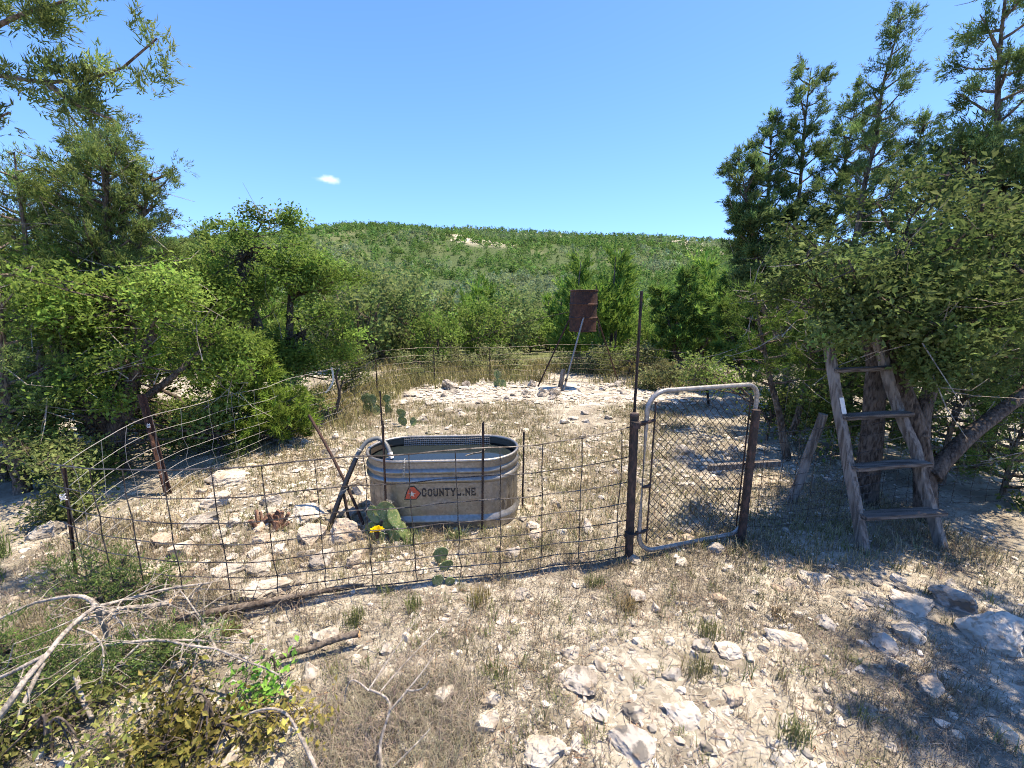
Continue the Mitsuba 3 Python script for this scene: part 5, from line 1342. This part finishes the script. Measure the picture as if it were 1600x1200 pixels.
fc = np.array([-1.02, 2.86, gz1 + 0.155])
for k in range(22):
    a = k * 2.4; lev = 0.25 + 0.75 * k / 22
    out = np.array([math.cos(a), math.sin(a), 0]); upv = np.array([0, 0, 1.0])
    s = np.array([-math.sin(a), math.cos(a), 0])
    rad = 0.062 * lev
    q = [fc + out * 0.006, fc + out * rad * 0.65 + upv * (0.030 - 0.012 * lev) + s * 0.021, fc + out * rad + upv * (0.046 - 0.026 * lev), fc + out * rad * 0.65 + upv * (0.030 - 0.012 * lev) - s * 0.021]
    fm.add(np.array(q), [[0, 1, 2], [0, 2, 3]], tone(r, 1, (0.78, 0.58, 0.012), 0.05, 0.03))
put(pk + '__flower', fm.ply('mat_leaf', color=True), label='open yellow flower')
put(pk + '__fruit', MB().add(*tube([fc + [0, 0, -0.055], fc + [0, 0, -0.02], fc + [0, 0, 0.004]], [0.012, 0.020, 0.017], 10)).ply('mat_rust_dark', smooth=60))
gz2 = gz(-0.52, 2.70)
prickly_pear('low two-padded prickly pear right of the flowering one, close behind the fence', [((-0.52, 2.70, gz2 + 0.0), (0.1, 0, 1), (0.3, -1, 0), 0.11, 0.14), ((-0.47, 2.62, gz2 - 0.02), (0.15, 0, 1), (0.5, -1, 0), 0.10, 0.11)], 420)
prickly_pear('small dark prickly pear pad at the foot of the front fence', [((-0.50, 2.47, gz(-0.5, 2.47) - 0.02), (0.1, 0, 1), (0.4, -1, 0.2), 0.085, 0.10), ((-0.43, 2.48, gz(-0.43, 2.48) - 0.02), (0.4, 0, 1), (0.2, -1, 0.2), 0.07, 0.08)], 430)
r = rg(79)
def big_pear(label, x, y, n, spread, s, seed):
    r = rg(seed)
    pads = []
    for k in range(n):
        up = unit(np.array([r.uniform(-0.5, 0.5), r.uniform(-0.2, 0.2), 1.0]))
        h = s * r.uniform(1.0, 1.4)
        if k < (n + 1) // 2:
            cx, cy = x + r.uniform(-spread, spread), y + r.uniform(-spread, spread) * 0.5
            c = np.array([cx, cy, gz(cx, cy) - 0.015])
        else:
            b = pads[r.integers((n + 1) // 2)]
            c = np.asarray(b[0]) + np.asarray(b[1]) * b[4] * 0.93
        pads.append((c, up, (r.uniform(-0.8, 0.8), -1, r.uniform(-0.2, 0.2)), s * r.uniform(0.8, 1.1), h))
    prickly_pear(label, pads, seed)
big_pear('prickly pear clump with yellowish pads behind the tank, left of the bare shelf', -2.22, 6.7, 17, 0.24, 0.145, 440)
big_pear('low prickly pear pads behind the stake at the back of the tank', -1.50, 6.0, 5, 0.16, 0.12, 450)
big_pear('small prickly pear by the far fence, left of the feeder heap', -0.22, 8.75, 5, 0.16, 0.16, 460)

# ---------------------------------------------------------------- dead wood and low plants in the foreground
def branch(name, label, limbs, cat='branch', mat='mat_bark_dead', seed=1, cuts=(), wob=0.012, twigs=0):
    key = thing(name, label, cat)
    m = MB()
    r = rg(seed + 900)
    if twigs:
        at = np.vstack([curve(p, 12)[2:] for p, _, _ in limbs])
        o = at[r.integers(0, len(at), twigs)]
        d = unit(rand_dir(r, twigs) * [1, 1, 0.5] + [0.15, 0, -0.1]); ln = r.uniform(0.08, 0.32, (twigs, 1))
        q = np.stack([o, o + d * ln * 0.4 + rand_dir(r, twigs) * 0.015, o + d * ln * 0.75 + rand_dir(r, twigs) * 0.03, o + d * ln + rand_dir(r, twigs) * 0.05], 1)
        q[..., 2] = np.maximum(q[..., 2], height(q[..., 0], q[..., 1]) + 0.004)
        m.add(*many_tubes(q, r.uniform(0.0018, 0.0042, twigs), np.full(twigs, 0.0009), 4))
    for k, (pts, ra, rb) in enumerate(limbs):
        n = 12
        m.add(*tube(wobble(curve(pts, n), wob, seed + k, 6), np.linspace(ra, rb, n), 7))
    if cuts:
        put(key + '__limb', m.ply(mat, smooth=60))
        for c, d, rad in cuts:
            c, d = np.asarray(c, float), unit(np.asarray(d, float))
            put(key + '__cut_end', MB().add(*tube([c - d * 0.004, c + d * 0.004], rad, 9)).ply('mat_cut_wood'), label='pale orange sawn end')
    else:
        scene[key] = m.ply(mat, smooth=60)
    return key


branch('dead_branch', 'grey dead limb arching over the lower left corner, forked at its top',
       [([(-2.19, 1.42, 0.09), (-2.13, 1.5, 0.20), (-2.13, 1.6, 0.24), (-2.14, 1.72, 0.29), (-2.11, 1.85, 0.33)], 0.0145, 0.0100), ([(-2.13, 1.60, 0.24), (-2.12, 1.48, 0.12), (-2.11, 1.42, 0.02)], 0.010, 0.005), ([(-2.13, 1.64, 0.25), (-2.35, 1.55, 0.18), (-2.6, 1.5, 0.1)], 0.010, 0.006),
        ([(-2.11, 1.85, 0.33), (-2.39, 1.95, 0.31), (-2.53, 1.95, 0.27), (-2.69, 1.9, 0.21), (-2.91, 1.85, 0.13)], 0.011, 0.005), ([(-2.11, 1.85, 0.33), (-2.0, 1.86, 0.22), (-1.92, 1.85, 0.09)], 0.007, 0.004),
        ([(-2.11, 1.85, 0.32), (-2.12, 1.88, 0.15), (-2.13, 1.9, -0.02)], 0.012, 0.014), ([(-2.12, 1.75, 0.29), (-1.98, 1.72, 0.20), (-1.95, 1.66, 0.08)], 0.005, 0.003)], seed=2, twigs=50)
branch('cut_branch', 'grey branch with an orange sawn end lying along the left foot of the fence', [([(-2.30, 1.9, 0.2), (-2.13, 2.0, 0.20), (-2.05, 2.05, 0.17), (-1.97, 2.1, 0.15)], 0.009, 0.014), ([(-2.1, 2.02, 0.18), (-2.08, 2.06, 0.1), (-2.06, 2.1, 0.0)], 0.006, 0.006)], seed=12, cuts=[((-1.967, 2.102, 0.15), (1, 0.6, -0.25), 0.016)], twigs=14)
branch('dead_branch', 'thin grey branch above the sawn one, lifting towards the fence', [([(-2.11, 1.86, 0.32), (-2.0, 2.0, 0.28), (-1.86, 2.1, 0.25), (-1.75, 2.15, 0.24)], 0.008, 0.005)], seed=22, twigs=20)
branch('fallen_log', 'long weathered log lying along the foot of the front fence at left', [([(-1.95, 2.10, 0.03), (-1.6, 2.19, 0.05), (-1.25, 2.30, 0.06), (-0.95, 2.38, 0.05)], 0.022, 0.012), ([(-1.85, 2.14, 0.03), (-1.5, 2.24, 0.02), (-1.3, 2.31, 0.03)], 0.015, 0.009)], seed=32, cat='log', mat='mat_bark_juniper', twigs=60)
branch('fallen_log', 'short brown log with a pale split end below the front fence', [([(-1.22, 1.84, 0.03), (-1.03, 1.90, 0.05), (-0.84, 1.96, 0.06)], 0.015, 0.019)], seed=42, cat='log', mat='mat_bark_juniper', cuts=[((-0.836, 1.963, 0.061), (1, 0.33, 0.03), 0.019)])
branch('dead_branch', 'tangled dead branch lying across the stones behind the leafy ground shrub', [([(-2.08, 1.8, 0.14), (-1.86, 1.8, 0.17), (-1.52, 1.75, 0.19), (-1.3, 1.7, 0.17), (-1.1, 1.66, 0.10)], 0.008, 0.004), ([(-1.7, 1.78, 0.18), (-1.5, 1.85, 0.12), (-1.3, 1.9, 0.06)], 0.006, 0.003), ([(-1.86, 1.8, 0.16), (-1.95, 1.7, 0.08), (-2.0, 1.6, 0.03)], 0.006, 0.003), ([(-1.5, 1.8, 0.13), (-1.7, 1.95, 0.22), (-1.85, 2.05, 0.27)], 0.006, 0.003)], seed=52, twigs=60)
branch('dead_branch', 'reddish broken stick standing in the brush at lower left', [([(-2.06, 1.65, 0.13), (-1.95, 1.58, 0.09), (-1.86, 1.52, 0.04)], 0.011, 0.009)], seed=62)
branch('bare_shrub', 'small leafless shrub with crooked pale stems in the near foreground left of centre',
       [([(-0.50, 1.30, -0.01), (-0.53, 1.36, 0.10), (-0.50, 1.42, 0.20), (-0.60, 1.46, 0.25)], 0.0075, 0.004), ([(-0.50, 1.42, 0.20), (-0.40, 1.48, 0.28), (-0.33, 1.56, 0.34)], 0.005, 0.002), ([(-0.44, 1.46, 0.25), (-0.36, 1.42, 0.30), (-0.33, 1.40, 0.36)], 0.004, 0.0015), ([(-0.60, 1.46, 0.25), (-0.68, 1.50, 0.26), (-0.72, 1.5, 0.14)], 0.004, 0.002),
        ([(-0.60, 1.46, 0.25), (-0.50, 1.62, 0.34), (-0.42, 1.75, 0.42)], 0.004, 0.0015), ([(-0.56, 1.46, 0.23), (-0.42, 1.66, 0.28), (-0.30, 1.8, 0.30)], 0.004, 0.0015), ([(-0.50, 1.32, 0.01), (-0.40, 1.36, 0.08), (-0.34, 1.40, 0.12)], 0.005, 0.002)], seed=72, cat='shrub', wob=0.008)
branch('stick', 'curved pale stick at the bottom edge beside the leafy ground shrub', [([(-0.85, 1.36, 0.12), (-0.98, 1.45, 0.16), (-1.15, 1.48, 0.10)], 0.006, 0.004), ([(-0.85, 1.36, 0.12), (-0.74, 1.28, 0.04), (-0.66, 1.22, 0.0)], 0.008, 0.007)], seed=82)
key = thing('rotten_stump', 'reddish weathered stump of rotten wood left of the tank', 'stump')
sm = MB()
r = rg(88)
for k in range(16):
    a = r.uniform(0, 6.28); o = np.array([-2.03 + 0.09 * math.cos(a), 3.18 + 0.07 * math.sin(a), 0.0]); o[2] = gz(o[0], o[1]) - 0.02
    sm.add(*beam(wobble(np.linspace(o, o + [r.normal() * 0.06, r.normal() * 0.05, r.uniform(0.06, 0.17)], 4), 0.015, k, 8), r.uniform(0.02, 0.05), r.uniform(0.015, 0.03), up=(0.3, 1, 0)))
scene['mat_rot'] = two({'type': 'bumpmap', 'arbitrary': mikit.proc(bark_bump, eps=0.003), 'scale': 1.0, 'bsdf': {'type': 'principled', 'base_color': mikit.proc(bark_fn((0.085, 0.042, 0.028), (0.30, 0.185, 0.125))), 'roughness': 0.95}})
put(key + '__splinters', sm.ply('mat_rot', smooth=40), kind='stuff')

# low shrubs of yellowing leaves
YEL = (0.165, 0.150, 0.045)
oak('ground_shrub', 'low leafy shrub with yellow-edged olive leaves at the bottom left of the picture', [([(-1.28, 1.48, -0.02), (-1.28, 1.48, 0.10)], 0.008, 0.004)],
    [((-1.30, 1.48, 0.06), (0.28, 0.18, 0.06), 58), ((-1.10, 1.42, 0.05), (0.22, 0.16, 0.05), 34), ((-1.5, 1.60, 0.06), (0.18, 0.16, 0.06), 34), ((-0.95, 1.50, 0.05), (0.15, 0.14, 0.05), 20)], seed=501, col=YEL, leaf=0.031, per=15, cat='shrub', spread=0.55, sigma=0.045, twig=1.0)
oak('ground_shrub', 'sprawling low shrub of yellow and green leaves in the bottom left corner', [([(-1.95, 1.42, -0.02), (-1.95, 1.42, 0.12)], 0.008, 0.004)],
    [((-1.98, 1.42, 0.07), (0.28, 0.18, 0.08), 66), ((-1.72, 1.36, 0.05), (0.15, 0.12, 0.05), 20)], seed=502, col=(0.150, 0.165, 0.055), leaf=0.031, per=14, cat='shrub', spread=0.55, sigma=0.05, twig=1.0)
for (x, y, s, lb, sd) in ((-2.55, 1.78, 0.20, 'dark green juniper seedling at the left edge under the dead limb', 511), (-2.12, 1.70, 0.16, 'green juniper seedling under the forked dead limb', 512), (-1.80, 1.84, 0.13, 'small green juniper seedling among the twigs behind the ground shrub', 513), (-2.75, 2.42, 0.20, 'bushy green seedling at the foot of the corner rod', 514), (-2.38, 2.30, 0.14, 'low green seedling behind the forked dead limb', 515)):
    juniper('juniper_seedling', lb, [[on(x, y), (x, y, s)], [on(x + 0.12, y), (x + 0.2, y + 0.03, s * 0.8)], [on(x - 0.1, y), (x - 0.2, y, s * 0.7)]], col=(0.085, 0.125, 0.040), seed=sd, n_branch=8, reach=0.17, low=0.0, spray=5, per=10, nl=0.030, nw=0.0055, r0=0.008, cat='seedling', up=0.3)
oak('weed', 'bright green soft-leaved weed between the log and the bare shrub', [([(-1.14, 1.72, -0.02), (-1.14, 1.72, 0.10)], 0.003, 0.002)], [((-1.16, 1.72, 0.08), (0.12, 0.09, 0.05), 22)], seed=521, col=(0.15, 0.28, 0.055), leaf=0.034, per=9, cat='weed', sigma=0.04)
